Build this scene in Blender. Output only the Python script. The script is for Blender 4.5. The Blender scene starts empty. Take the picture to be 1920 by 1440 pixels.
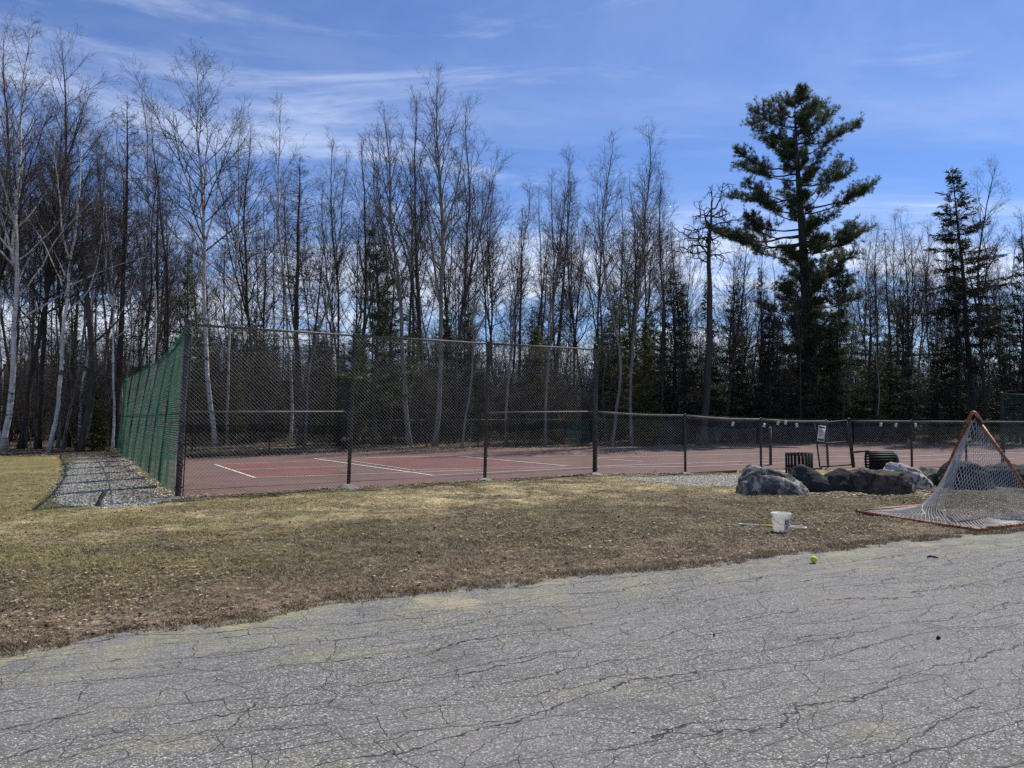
import bpy, bmesh, math, random
import numpy as np
from mathutils import Vector, Matrix, noise as mnoise

SC = bpy.context.scene
COL = SC.collection
R = math.radians

# ------------------------------------------------------------------ camera
CAM_Z, F_PX = 1.52, 1442.0
PITCH = math.atan(50 / F_PX)
cam_data = bpy.data.cameras.new('camera')
cam = bpy.data.objects.new('camera', cam_data)
COL.objects.link(cam)
cam.location = (0, 0, CAM_Z)
cam.rotation_euler = (math.pi / 2 + PITCH, 0, 0)
cam_data.sensor_width = 36
cam_data.lens = F_PX / 1920 * 36
cam_data.clip_start = 0.05
cam_data.clip_end = 2000
SC.camera = cam

# ------------------------------------------------------------------ sun, sky, exposure
SUN = Vector((0.419, 0.455, 0.785)).normalized()
SUN_EL = math.asin(SUN.z)
SUN_AZ = math.atan2(SUN.x, SUN.y)
sun_data = bpy.data.lights.new('sun', 'SUN')
sun_data.energy = 4.6
sun_data.angle = R(0.53)
sun_data.color = (1.0, 0.945, 0.865)
sun = bpy.data.objects.new('sun', sun_data)
COL.objects.link(sun)
sun.rotation_euler = SUN.to_track_quat('Z', 'Y').to_euler()
sun.location = (20, 20, 60)

world = bpy.data.worlds.new('World')
SC.world = world
world.use_nodes = True
wt = world.node_tree
wt.nodes.clear()


def wn(kind, **kw):
    n = wt.nodes.new(kind)
    for k, v in kw.items():
        setattr(n, k, v)
    return n


def wmath(op, a, b=None, c=None, clamp=False):
    n = wn('ShaderNodeMath', operation=op, use_clamp=clamp)
    for i, v in enumerate((a, b, c)):
        if v is None:
            continue
        if isinstance(v, (int, float)):
            n.inputs[i].default_value = v
        else:
            wt.links.new(v, n.inputs[i])
    return n.outputs[0]


sky = wn('ShaderNodeTexSky', sky_type='NISHITA')
sky.sun_disc = False
sky.sun_elevation = SUN_EL
sky.sun_rotation = SUN_AZ
sky.altitude = 200
sky.air_density = 1.0
sky.dust_density = 0.2
sky.ozone_density = 1.6
tc = wn('ShaderNodeTexCoord')
sep = wn('ShaderNodeSeparateXYZ')
wt.links.new(tc.outputs['Generated'], sep.inputs[0])
zz = wmath('ADD', wmath('MAXIMUM', sep.outputs[2], 0.0), 0.09)
cx = wmath('DIVIDE', sep.outputs[0], zz)
cy = wmath('DIVIDE', sep.outputs[1], zz)
comb = wn('ShaderNodeCombineXYZ')
wt.links.new(cx, comb.inputs[0])
wt.links.new(cy, comb.inputs[1])


def cloud_layer(rot, scl, nscale, detail, rough, dist, lo, hi, seed):
    mp = wn('ShaderNodeMapping')
    mp.inputs['Rotation'].default_value = (0, 0, R(rot))
    mp.inputs['Scale'].default_value = (*scl, 1)
    mp.inputs['Location'].default_value = (seed, seed * 1.7, seed * 0.3)
    wt.links.new(comb.outputs[0], mp.inputs[0])
    ns = wn('ShaderNodeTexNoise')
    ns.inputs['Scale'].default_value = nscale
    ns.inputs['Detail'].default_value = detail
    ns.inputs['Roughness'].default_value = rough
    ns.inputs['Distortion'].default_value = dist
    wt.links.new(mp.outputs[0], ns.inputs['Vector'])
    mr = wn('ShaderNodeMapRange', interpolation_type='SMOOTHSTEP')
    mr.inputs['From Min'].default_value = lo
    mr.inputs['From Max'].default_value = hi
    wt.links.new(ns.outputs[0], mr.inputs['Value'])
    return mr.outputs[0]


cirrus = cloud_layer(52, (0.36, 1.0), 1.3, 9, 0.64, 1.6, 0.48, 0.72, 6.9)
veil = cloud_layer(60, (0.5, 0.9), 0.6, 8, 0.62, 0.8, 0.40, 0.72, 7.7)
puffs = cloud_layer(5, (0.45, 0.6), 1.0, 9, 0.6, 0.3, 0.47, 0.62, 12.4)
# puffs only crowd together low over the horizon, where one looks through many of them
low = wn('ShaderNodeMapRange', interpolation_type='SMOOTHSTEP')
low.inputs['From Min'].default_value = 0.36
low.inputs['From Max'].default_value = 0.08
wt.links.new(sep.outputs[2], low.inputs['Value'])
puffs = wmath('MULTIPLY', puffs, low.outputs[0])
cover = wmath('ADD', wmath('MULTIPLY', cirrus, 0.40), wmath('MULTIPLY', veil, 0.24))
cover = wmath('ADD', cover, wmath('MULTIPLY', puffs, 0.9), clamp=True)
tint = wn('ShaderNodeMix', data_type='RGBA', blend_type='MULTIPLY')
tint.inputs['Factor'].default_value = 1.0
wt.links.new(sky.outputs[0], tint.inputs['A'])
tint.inputs['B'].default_value = (0.53, 0.68, 1.0, 1)
mixc = wn('ShaderNodeMix', data_type='RGBA')
wt.links.new(cover, mixc.inputs['Factor'])
wt.links.new(tint.outputs['Result'], mixc.inputs['A'])
mixc.inputs['B'].default_value = (7.6, 8.3, 9.8, 1)
bg = wn('ShaderNodeBackground')
bg.inputs['Strength'].default_value = 0.092
wt.links.new(mixc.outputs['Result'], bg.inputs['Color'])
wo = wn('ShaderNodeOutputWorld')
wt.links.new(bg.outputs[0], wo.inputs[0])

vs = SC.view_settings
vs.view_transform = 'Standard'
vs.look = 'None'
vs.gamma = 1.0
vs.exposure = 0.42
vs.use_curve_mapping = False
SC.render.engine = 'CYCLES'
SC.cycles.use_denoising = False
SC.cycles.max_bounces = 5
SC.cycles.diffuse_bounces = 2
SC.cycles.transparent_max_bounces = 24
SC.cycles.caustics_reflective = False
SC.cycles.caustics_refractive = False
SC.cycles.sample_clamp_indirect = 4.0


# ------------------------------------------------------------------ picture -> place
def ray(px, py):
    x = (px - 960) / F_PX
    z = -(py - 720) / F_PX
    c, s = math.cos(PITCH), math.sin(PITCH)
    return x, c - s * z, s + c * z


def G(px, py, z=0.0):
    x, y, w = ray(px, py)
    k = (z - CAM_Z) / w
    return Vector((x * k, y * k, z))


def AT(px, py, d):
    x, y, w = ray(px, py)
    k = d / y
    return Vector((x * k, d, CAM_Z + w * k))


# ------------------------------------------------------------------ object helpers
class MB:
    """Collects vertices and faces and links them as one mesh object."""

    def __init__(self):
        self.v, self.f3, self.f4, self.n = [], [], [], 0

    def add(self, verts, tris=None, quads=None):
        verts = np.asarray(verts, dtype=np.float64).reshape(-1, 3)
        if tris is not None and len(tris):
            self.f3.append(np.asarray(tris, dtype=np.int64).reshape(-1, 3) + self.n)
        if quads is not None and len(quads):
            self.f4.append(np.asarray(quads, dtype=np.int64).reshape(-1, 4) + self.n)
        self.v.append(verts)
        self.n += len(verts)

    def segs(self, P0, P1, r0, r1, sides=3):
        P0 = np.asarray(P0, float).reshape(-1, 3)
        P1 = np.asarray(P1, float).reshape(-1, 3)
        n = len(P0)
        if n == 0:
            return
        r0 = np.broadcast_to(np.asarray(r0, float), (n,))
        r1 = np.broadcast_to(np.asarray(r1, float), (n,))
        d = P1 - P0
        d /= np.maximum(np.linalg.norm(d, axis=1, keepdims=True), 1e-9)
        ref = np.where(np.abs(d[:, 2:3]) > 0.9, np.array([[1., 0, 0]]), np.array([[0., 0, 1]]))
        a = np.cross(d, ref)
        a /= np.maximum(np.linalg.norm(a, axis=1, keepdims=True), 1e-9)
        b = np.cross(d, a)
        ang = np.arange(sides) * 2 * np.pi / sides
        ring = a[:, None, :] * np.cos(ang)[None, :, None] + b[:, None, :] * np.sin(ang)[None, :, None]
        v0 = P0[:, None, :] + ring * r0[:, None, None]
        v1 = P1[:, None, :] + ring * r1[:, None, None]
        V = np.concatenate([v0, v1], 1).reshape(-1, 3)
        base = (np.arange(n) * 2 * sides)[:, None, None]
        k = np.arange(sides)
        k2 = (k + 1) % sides
        q = np.stack([k, k2, k2 + sides, k + sides], 1)[None]
        self.add(V, quads=(base + q).reshape(-1, 4))

    def tube(self, pts, radii, sides=8, caps=True, squash=None):
        pts = [Vector(p) for p in pts]
        n = len(pts)
        if isinstance(radii, (int, float)):
            radii = [radii] * n
        V = []
        prev = None
        for i, p in enumerate(pts):
            if i == 0:
                t = pts[1] - p
            elif i == n - 1:
                t = p - pts[i - 1]
            else:
                t = (pts[i + 1] - pts[i - 1])
            t.normalize()
            if prev is None:
                ref = Vector((1, 0, 0)) if abs(t.z) > 0.9 else Vector((0, 0, 1))
                a = t.cross(ref).normalized()
            else:
                a = (prev - t * prev.dot(t)).normalized()
            prev = a
            b = t.cross(a)
            for k in range(sides):
                th = 2 * math.pi * k / sides
                V.append(p + (a * math.cos(th) + b * math.sin(th)) * radii[i])
        Q = []
        for i in range(n - 1):
            for k in range(sides):
                k2 = (k + 1) % sides
                Q.append((i * sides + k, i * sides + k2, (i + 1) * sides + k2, (i + 1) * sides + k))
        T = []
        if caps:
            V.append(pts[0])
            V.append(pts[-1])
            c0, c1 = len(V) - 2, len(V) - 1
            for k in range(sides):
                k2 = (k + 1) % sides
                T.append((c0, k2, k))
                T.append((c1, (n - 1) * sides + k, (n - 1) * sides + k2))
        self.add(np.array([tuple(v) for v in V]), T, Q)

    def box(self, c, size, rot=None):
        sx, sy, sz = (s / 2 for s in size)
        V = [Vector((x * sx, y * sy, z * sz)) for x in (-1, 1) for y in (-1, 1) for z in (-1, 1)]
        if rot is not None:
            V = [rot @ v for v in V]
        V = [v + Vector(c) for v in V]
        Q = [(0, 1, 3, 2), (4, 6, 7, 5), (0, 4, 5, 1), (2, 3, 7, 6), (0, 2, 6, 4), (1, 5, 7, 3)]
        self.add(np.array([tuple(v) for v in V]), quads=Q)

    def lathe(self, prof, sides=32, c=(0, 0, 0)):
        V, Q = [], []
        for r, z in prof:
            for k in range(sides):
                a = 2 * math.pi * k / sides
                V.append((c[0] + r * math.cos(a), c[1] + r * math.sin(a), c[2] + z))
        for i in range(len(prof) - 1):
            for k in range(sides):
                k2 = (k + 1) % sides
                Q.append((i * sides + k, i * sides + k2, (i + 1) * sides + k2, (i + 1) * sides + k))
        self.add(V, quads=Q)

    def mesh(self, name, mat, smooth=False):
        me = bpy.data.meshes.new(name)
        V = np.concatenate(self.v) if self.v else np.zeros((0, 3))
        f3 = np.concatenate(self.f3) if self.f3 else np.zeros((0, 3), int)
        f4 = np.concatenate(self.f4) if self.f4 else np.zeros((0, 4), int)
        me.vertices.add(len(V))
        me.vertices.foreach_set('co', V.astype(np.float32).ravel())
        loops = np.concatenate([f3.ravel(), f4.ravel()]).astype(np.int32)
        me.loops.add(len(loops))
        me.loops.foreach_set('vertex_index', loops)
        nf = len(f3) + len(f4)
        me.polygons.add(nf)
        starts = np.concatenate([np.arange(len(f3)) * 3, len(f3) * 3 + np.arange(len(f4)) * 4]).astype(np.int32)
        me.polygons.foreach_set('loop_start', starts)
        if smooth:
            me.polygons.foreach_set('use_smooth', np.ones(nf, dtype=bool))
        me.update(calc_edges=True)
        me.materials.append(mat)
        return me

    def build(self, name, mat, parent=None, smooth=False, kind=None):
        o = bpy.data.objects.new(name, self.mesh(name, mat, smooth))
        COL.objects.link(o)
        if parent is not None:
            o.parent = parent
        if kind:
            o['kind'] = kind
        return o


def tag(o, label=None, cat=None, group=None, kind=None):
    if label:
        o['label'] = label
    if cat:
        o['category'] = cat
    if group:
        o['group'] = group
    if kind:
        o['kind'] = kind
    return o


def thing(name, label, cat, loc=(0, 0, 0), rotz=0.0, group=None):
    o = bpy.data.objects.new(name, None)
    o.empty_display_size = 0.2
    COL.objects.link(o)
    o.location = loc
    o.rotation_euler = (0, 0, rotz)
    return tag(o, label, cat, group)


def inst(name, me, parent, mw=None):
    o = bpy.data.objects.new(name, me)
    COL.objects.link(o)
    o.parent = parent
    if mw is not None:
        o.matrix_local = mw
    return o


# ------------------------------------------------------------------ node materials
class NM:
    def __init__(self, name):
        self.m = bpy.data.materials.new(name)
        self.m.use_nodes = True
        self.t = self.m.node_tree
        self.t.nodes.clear()
        self.out = self.t.nodes.new('ShaderNodeOutputMaterial')
        self.bs = self.t.nodes.new('ShaderNodeBsdfPrincipled')
        self.t.links.new(self.bs.outputs[0], self.out.inputs[0])
        self._tc = None

    def n(self, kind, **kw):
        x = self.t.nodes.new(kind)
        for k, v in kw.items():
            setattr(x, k, v)
        return x

    def set(self, sock, v):
        if v is None:
            return
        if hasattr(v, 'links') or hasattr(v, 'is_linked'):
            self.t.links.new(v, sock)
        else:
            sock.default_value = v

    def obj(self):
        if self._tc is None:
            self._tc = self.n('ShaderNodeTexCoord')
        return self._tc.outputs['Object']

    def pos(self):
        return self.n('ShaderNodeNewGeometry').outputs['Position']

    def mapped(self, vec, rot=(0, 0, 0), scale=(1, 1, 1), loc=(0, 0, 0)):
        m = self.n('ShaderNodeMapping')
        m.inputs['Rotation'].default_value = rot
        m.inputs['Scale'].default_value = scale
        m.inputs['Location'].default_value = loc
        self.t.links.new(vec, m.inputs[0])
        return m.outputs[0]

    def noise(self, vec, scale, detail=4, rough=0.55, dist=0.0, color=False):
        x = self.n('ShaderNodeTexNoise')
        x.inputs['Scale'].default_value = scale
        x.inputs['Detail'].default_value = detail
        x.inputs['Roughness'].default_value = rough
        x.inputs['Distortion'].default_value = dist
        self.t.links.new(vec, x.inputs['Vector'])
        return x.outputs[1 if color else 0]

    def voro(self, vec, scale, feature='F1', rnd=1.0, out=0, dim='3D'):
        x = self.n('ShaderNodeTexVoronoi', feature=feature, voronoi_dimensions=dim)
        x.inputs['Scale'].default_value = scale
        x.inputs['Randomness'].default_value = rnd
        self.t.links.new(vec, x.inputs['Vector'])
        return x.outputs[out]

    def rng(self, v, a, b, c=0.0, d=1.0, smooth=True):
        x = self.n('ShaderNodeMapRange')
        if smooth:
            x.interpolation_type = 'SMOOTHSTEP'
        x.inputs['From Min'].default_value = a
        x.inputs['From Max'].default_value = b
        x.inputs['To Min'].default_value = c
        x.inputs['To Max'].default_value = d
        self.t.links.new(v, x.inputs['Value'])
        return x.outputs[0]

    def math(self, op, a, b=None, clamp=False):
        x = self.n('ShaderNodeMath', operation=op, use_clamp=clamp)
        self.set(x.inputs[0], a)
        self.set(x.inputs[1], b)
        return x.outputs[0]

    def mix(self, f, a, b, blend='MIX'):
        x = self.n('ShaderNodeMix', data_type='RGBA', blend_type=blend)
        self.set(x.inputs['Factor'], f)
        self.set(x.inputs['A'], a if not isinstance(a, tuple) else (*a[:3], 1))
        self.set(x.inputs['B'], b if not isinstance(b, tuple) else (*b[:3], 1))
        return x.outputs['Result']

    def ramp(self, v, stops):
        x = self.n('ShaderNodeValToRGB')
        e = x.color_ramp.elements
        while len(e) < len(stops):
            e.new(0.5)
        for el, (p, c) in zip(e, stops):
            el.position = p
            el.color = (*c, 1)
        self.t.links.new(v, x.inputs[0])
        return x.outputs[0]

    def sepv(self, vec):
        s = self.n('ShaderNodeSeparateXYZ')
        self.t.links.new(vec, s.inputs[0])
        return s.outputs

    def island(self):
        return self.n('ShaderNodeNewGeometry').outputs['Random Per Island']

    def objrand(self):
        return self.n('ShaderNodeObjectInfo').outputs['Random']

    def bump(self, h, strength=0.5, dist=0.01):
        b = self.n('ShaderNodeBump')
        b.inputs['Strength'].default_value = strength
        b.inputs['Distance'].default_value = dist
        self.t.links.new(h, b.inputs['Height'])
        self.t.links.new(b.outputs[0], self.bs.inputs['Normal'])

    def col(self, v):
        self.set(self.bs.inputs['Base Color'], (*v, 1) if isinstance(v, tuple) else v)
        return self

    def rough(self, v, spec=0.3, metal=0.0):
        self.set(self.bs.inputs['Roughness'], v)
        self.bs.inputs['Specular IOR Level'].default_value = spec
        self.bs.inputs['Metallic'].default_value = metal
        return self


def simple(name, c, rough=0.7, spec=0.3, metal=0.0, var=0.25, scale=6.0, bump=0.0):
    m = NM(name)
    v = m.noise(m.obj(), scale, 5, 0.6)
    dark = tuple(x * (1 - var) for x in c)
    lite = tuple(min(1, x * (1 + var)) for x in c)
    m.col(m.mix(m.rng(v, 0.3, 0.7), dark, lite)).rough(rough, spec, metal)
    if bump:
        m.bump(m.noise(m.obj(), scale * 6, 4, 0.6), bump, 0.01)
    return m.m


# distance in metres from the asphalt edge, as one straight line, for lawn wear
def lawn_color(m):
    P = m.pos()
    xyz = m.sepv(P)
    big = m.noise(P, 0.35, 4, 0.6)
    med = m.noise(P, 1.3, 5, 0.65)
    s = m.math('ADD', m.math('MULTIPLY', xyz[0], -0.449), m.math('MULTIPLY', xyz[1], 0.8936))
    s = m.math('ADD', s, -5.78)
    warp = m.math('ADD', m.math('MULTIPLY', m.math('SUBTRACT', big, 0.5), 5.0),
                  m.math('MULTIPLY', m.math('SUBTRACT', med, 0.5), 1.9))
    sw = m.math('ADD', s, warp)
    tan = m.math('MULTIPLY', m.rng(sw, 3.9, 5.6), m.rng(m.noise(P, 0.75, 5, 0.65, 0.5), 0.38, 0.56, 0.12, 1.0))
    near = m.rng(sw, 2.1, 0.6)
    c = m.mix(m.rng(med, 0.35, 0.65), (0.115, 0.094, 0.056), (0.185, 0.152, 0.090))     # trampled brown
    c = m.mix(near, c, m.mix(m.rng(m.noise(P, 2.6, 4, 0.6), 0.4, 0.62), (0.18, 0.142, 0.095), (0.27, 0.20, 0.14)))
    tanc = m.mix(m.rng(m.noise(P, 1.9, 5, 0.65), 0.36, 0.66), (0.33, 0.27, 0.15), (0.64, 0.52, 0.285))
    c = m.mix(tan, c, tanc)
    greenf = m.math('MULTIPLY', m.rng(m.math('ADD', xyz[0], m.math('MULTIPLY', m.math('SUBTRACT', med, 0.5), 5.0)), -1.4, -4.2),
                    m.rng(m.noise(P, 0.8, 4, 0.6, 0.4), 0.40, 0.58))
    greenf = m.math('MULTIPLY', greenf, m.rng(sw, 1.2, 2.4))
    c = m.mix(m.math('MULTIPLY', greenf, 0.85), c, (0.24, 0.215, 0.082))
    c = m.mix(m.math('MULTIPLY', m.rng(xyz[0], -6.2, -7.4), 0.7), c, (0.235, 0.205, 0.078))
    g2 = m.rng(m.noise(P, 1.1, 3, 0.6, 0.2), 0.60, 0.72)
    c = m.mix(m.math('MULTIPLY', g2, 0.5), c, (0.17, 0.15, 0.065))
    straw = m.rng(m.noise(P, 0.95, 5, 0.7, 0.6), 0.60, 0.72)
    c = m.mix(m.math('MULTIPLY', straw, m.rng(sw, 2.6, 5.0, 0.15, 0.8)), c, (0.50, 0.39, 0.21))
    bare = m.rng(m.noise(P, 1.55, 6, 0.7, 0.3), 0.57, 0.66)
    c = m.mix(m.math('MULTIPLY', bare, 0.75), c, (0.085, 0.070, 0.056))
    # worn sandy verge where the turf peters out on the asphalt
    sand = m.math('MULTIPLY', m.rng(s, 0.42, -0.1), m.rng(m.noise(P, 1.7, 3, 0.6), 0.5, 0.66))
    c = m.mix(m.math('MULTIPLY', sand, 0.8), c, (0.36, 0.30, 0.215))
    # leaf litter under the trees
    wood = m.rng(m.math('ADD', xyz[1], m.math('MULTIPLY', m.math('SUBTRACT', med, 0.5), 3.0)), 24.6, 26.2)
    lit = m.mix(m.rng(m.noise(P, 9, 4, 0.6), 0.35, 0.65), (0.05, 0.038, 0.026), (0.15, 0.115, 0.08))
    c = m.mix(wood, c, lit)
    # thatch: tufts of dark and bleached growth a few centimetres wide
    tuft = m.math('ADD', m.math('MULTIPLY', m.noise(P, 34, 4, 0.7), 0.5), m.math('MULTIPLY', m.noise(P, 11, 4, 0.7), 0.5))
    c = m.mix(m.rng(tuft, 0.50, 0.40, 0, 0.85), c, m.mix(0.8, c, (0.012, 0.009, 0.006)))
    c = m.mix(m.rng(tuft, 0.53, 0.61, 0, 0.6), c, m.mix(0.6, c, (0.72, 0.62, 0.42)))
    return c, P, s


def mat_ground():
    m = NM('dormant lawn')
    c, P, s = lawn_color(m)
    fine = m.noise(P, 30, 5, 0.75)
    c = m.mix(m.rng(fine, 0.38, 0.62), m.mix(0.62, c, (0.012, 0.010, 0.008)), c)
    m.col(c).rough(0.95, 0.1)
    m.bump(m.noise(P, 38, 4, 0.7), 0.9, 0.03)
    return m.m


def mat_blade():
    m = NM('dead grass blade')
    c, P, s = lawn_color(m)
    v = m.island()
    c = m.mix(m.rng(v, 0.0, 1.0, 0.0, 1.0, False), m.mix(0.38, c, (0.02, 0.015, 0.01)), m.mix(0.34, c, (0.70, 0.58, 0.34)))
    m.col(c).rough(0.8, 0.15)
    return m.m


def mat_asphalt():
    m = NM('cracked asphalt')
    P = m.pos()
    road = m.mapped(P, rot=(0, 0, R(-26)))
    # aggregate
    v1 = m.voro(P, 135, out=1)
    hsv = m.n('ShaderNodeSeparateColor')
    m.t.links.new(v1, hsv.inputs[0])
    agg = hsv.outputs[0]
    base = m.ramp(agg, [(0.0, (0.042, 0.042, 0.042)), (0.45, (0.082, 0.082, 0.081)), (0.75, (0.145, 0.144, 0.141)), (0.90, (0.34, 0.335, 0.325)), (1.0, (0.62, 0.61, 0.585))])
    v2 = m.voro(P, 260, out=1)
    s2 = m.n('ShaderNodeSeparateColor')
    m.t.links.new(v2, s2.inputs[0])
    base = m.mix(0.38, base, m.ramp(s2.outputs[1], [(0.0, (0.045, 0.045, 0.047)), (0.6, (0.12, 0.12, 0.122)), (1.0, (0.36, 0.36, 0.35))]))
    big = m.noise(P, 0.5, 4, 0.6)
    base = m.mix(m.rng(big, 0.38, 0.66, 0, 0.42), base, (0.185, 0.183, 0.178))
    base = m.mix(m.rng(m.noise(P, 1.4, 4, 0.65), 0.50, 0.72, 0, 0.45), base, (0.075, 0.075, 0.076))
    # pollen and moss film, thick towards the verge
    xyz = m.sepv(P)
    s = m.math('ADD', m.math('ADD', m.math('MULTIPLY', xyz[0], -0.449), m.math('MULTIPLY', xyz[1], 0.8936)), -5.78)
    pn = m.math('MULTIPLY', m.rng(m.noise(m.mapped(road, scale=(0.55, 1.6, 1)), 1.5, 5, 0.7, 0.3), 0.52, 0.70),
                m.math('MAXIMUM', m.rng(m.noise(P, 0.33, 2, 0.5), 0.45, 0.6), m.rng(xyz[0], 1.5, -1.5, 0, 0.9)))
    verge = m.math('MULTIPLY', m.rng(s, -0.9, 0.0), m.rng(m.noise(P, 2.2, 4, 0.65), 0.40, 0.62))
    pol = m.math('ADD', m.math('MULTIPLY', pn, 0.72), m.math('MULTIPLY', verge, 0.6), clamp=True)
    pol = m.math('MULTIPLY', pol, m.rng(m.noise(P, 70, 3, 0.7), 0.40, 0.60, 0.15, 1.0))
    base = m.mix(pol, base, (0.27, 0.27, 0.13))
    sand = m.math('MULTIPLY', m.rng(s, -0.75, 0.1), m.rng(m.noise(P, 1.1, 4, 0.6), 0.55, 0.68))
    base = m.mix(m.math('MULTIPLY', sand, 0.65), base, (0.33, 0.275, 0.205))
    # cracks: long runs along the road joined by a polygonal net
    jit = m.noise(P, 1.9, 3, 0.5, color=True)
    jv = m.n('ShaderNodeVectorMath', operation='MULTIPLY_ADD')
    m.t.links.new(jit, jv.inputs[0])
    jv.inputs[1].default_value = (0.22, 0.22, 0)
    m.t.links.new(road, jv.inputs[2])
    jit2 = m.noise(P, 11, 3, 0.6, color=True)
    jw = m.n('ShaderNodeVectorMath', operation='MULTIPLY_ADD')
    m.t.links.new(jit2, jw.inputs[0])
    jw.inputs[1].default_value = (0.05, 0.05, 0)
    m.t.links.new(jv.outputs[0], jw.inputs[2])
    w = jw.outputs[0]

    def crackset(sx, sy, loc, width, mscale, lo, hi, moff):
        e = m.voro(m.mapped(w, scale=(sx, sy, 0.0), loc=loc), 1.0, 'DISTANCE_TO_EDGE', dim='2D')
        wn_ = m.rng(m.noise(m.mapped(P, loc=moff), mscale, 4, 0.65), lo, hi, 0.0, 1.0)
        # width varies along the crack and dies out where the mask fades
        return m.math('MULTIPLY', m.rng(e, width, width * 0.3), wn_)

    k1 = crackset(1.7, 3.1, (0, 0, 0), 0.0078, 0.5, 0.24, 0.42, (0, 0, 0))
    k2 = crackset(5.0, 8.0, (4.3, 2.2, 0), 0.0150, 0.7, 0.42, 0.60, (9, 3, 0))
    k4 = crackset(2.8, 5.0, (8.3, 1.7, 0), 0.0115, 0.6, 0.34, 0.50, (5, 5, 0))

    def runs(freq, off, width, lo, hi):
        # long meandering cracks along the paving lanes, broken here and there
        rx = m.sepv(road)
        o = (off, off * 1.3, 0)
        u = m.math('MULTIPLY', rx[1], freq)
        u = m.math('ADD', u, m.math('MULTIPLY', m.noise(m.mapped(road, scale=(0.55, 0.9, 1), loc=o), 1.0, 2, 0.5), 2.4))
        u = m.math('ADD', u, m.math('MULTIPLY', m.noise(m.mapped(road, loc=o), 3.2, 3, 0.6), 0.55))
        u = m.math('ADD', u, m.math('MULTIPLY', m.noise(m.mapped(road, loc=o), 14, 3, 0.6), 0.16))
        dd = m.math('ABSOLUTE', m.math('SUBTRACT', m.math('FRACT', u), 0.5))
        mask = m.rng(m.noise(m.mapped(road, scale=(0.8, 2.6, 1), loc=(off * 2.1, off, 0)), 1.0, 3, 0.6), lo, hi)
        return m.math('MULTIPLY', m.rng(dd, width, width * 0.3), mask)

    r1 = runs(2.3, 1.7, 0.020, 0.38, 0.50)
    r2 = runs(3.4, 6.1, 0.022, 0.42, 0.54)
    r3 = runs(5.6, 9.4, 0.024, 0.46, 0.58)
    crack = m.math('MAXIMUM', m.math('MULTIPLY', k1, 0.9), m.math('MAXIMUM', m.math('MULTIPLY', k2, 0.6), m.math('MULTIPLY', k4, 0.8)))
    crack = m.math('MAXIMUM', crack, m.math('MAXIMUM', r1, m.math('MAXIMUM', r2, m.math('MULTIPLY', r3, 0.8))))
    base = m.mix(m.math('MULTIPLY', crack, 0.94), base, (0.016, 0.015, 0.014))
    base = m.mix(1.0, base, (1.02, 1.0, 0.965), 'MULTIPLY')
    m.col(base).rough(0.88, 0.25)
    hgt = m.math('SUBTRACT', m.math('ADD', m.math('MULTIPLY', agg, 0.35), m.math('MULTIPLY', s2.outputs[1], 0.15)), m.math('MULTIPLY', crack, 1.6))
    m.bump(hgt, 0.55, 0.006)
    return m.m


def mat_court(name, a, b):
    m = NM(name)
    P = m.pos()
    f = m.noise(P, 0.7, 5, 0.6)
    c = m.mix(m.rng(f, 0.3, 0.7), a, b)
    c = m.mix(m.rng(m.noise(P, 60, 3, 0.6), 0.35, 0.65, 0, 0.3), c, (0.06, 0.04, 0.04))
    c = m.mix(m.rng(m.noise(P, 2.2, 6, 0.7, 0.4), 0.6, 0.75, 0, 0.35), c, (0.20, 0.155, 0.14))
    stain = m.rng(m.noise(P, 0.45, 6, 0.7, 0.6), 0.52, 0.66, 0, 0.4)
    c = m.mix(stain, c, (0.075, 0.05, 0.045))
    e = m.voro(m.mapped(P, rot=(0, 0, .5), scale=(0.22, 0.5, 0)), 1.0, 'DISTANCE_TO_EDGE', dim='2D')
    c = m.mix(m.rng(e, 0.010, 0.004, 0, 0.7), c, (0.045, 0.035, 0.032))
    m.col(c).rough(0.85, 0.2)
    m.bump(m.noise(P, 120, 2, 0.6), 0.3, 0.003)
    return m.m


def mat_bark(name, a, b, scale=9, stretch=(1, 1, 0.22), bumpd=0.02):
    m = NM(name)
    O = m.obj()
    v = m.noise(m.mapped(O, scale=stretch), scale, 5, 0.65)
    c = m.mix(m.rng(v, 0.3, 0.7), a, b)
    r = m.objrand()
    c = m.mix(m.rng(r, 0, 1, 0.0, 0.35, False), c, m.mix(0.5, c, (0.2, 0.19, 0.18)))
    lich = m.rng(m.noise(O, 2.6, 4, 0.6), 0.58, 0.7, 0, 0.4)
    c = m.mix(lich, c, tuple(min(1, x * 1.6 + 0.03) for x in b))
    m.col(c).rough(0.9, 0.15)
    m.bump(v, 0.7, bumpd)
    return m.m


def mat_birch():
    m = NM('white birch bark')
    O = m.obj()
    lent = m.noise(m.mapped(O, scale=(1.2, 1.2, 9)), 3.2, 4, 0.6)
    scar = m.noise(m.mapped(O, scale=(1, 1, 1.6)), 1.6, 4, 0.65)
    c = m.mix(m.rng(m.noise(O, 3, 3, 0.5), 0.3, 0.7), (0.42, 0.40, 0.37), (0.62, 0.60, 0.56))
    c = m.mix(m.rng(lent, 0.55, 0.63, 0, 0.8), c, (0.075, 0.065, 0.055))
    c = m.mix(m.rng(scar, 0.57, 0.64, 0, 0.9), c, (0.05, 0.043, 0.037))
    m.col(c).rough(0.75, 0.2)
    m.bump(lent, 0.4, 0.01)
    return m.m


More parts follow.
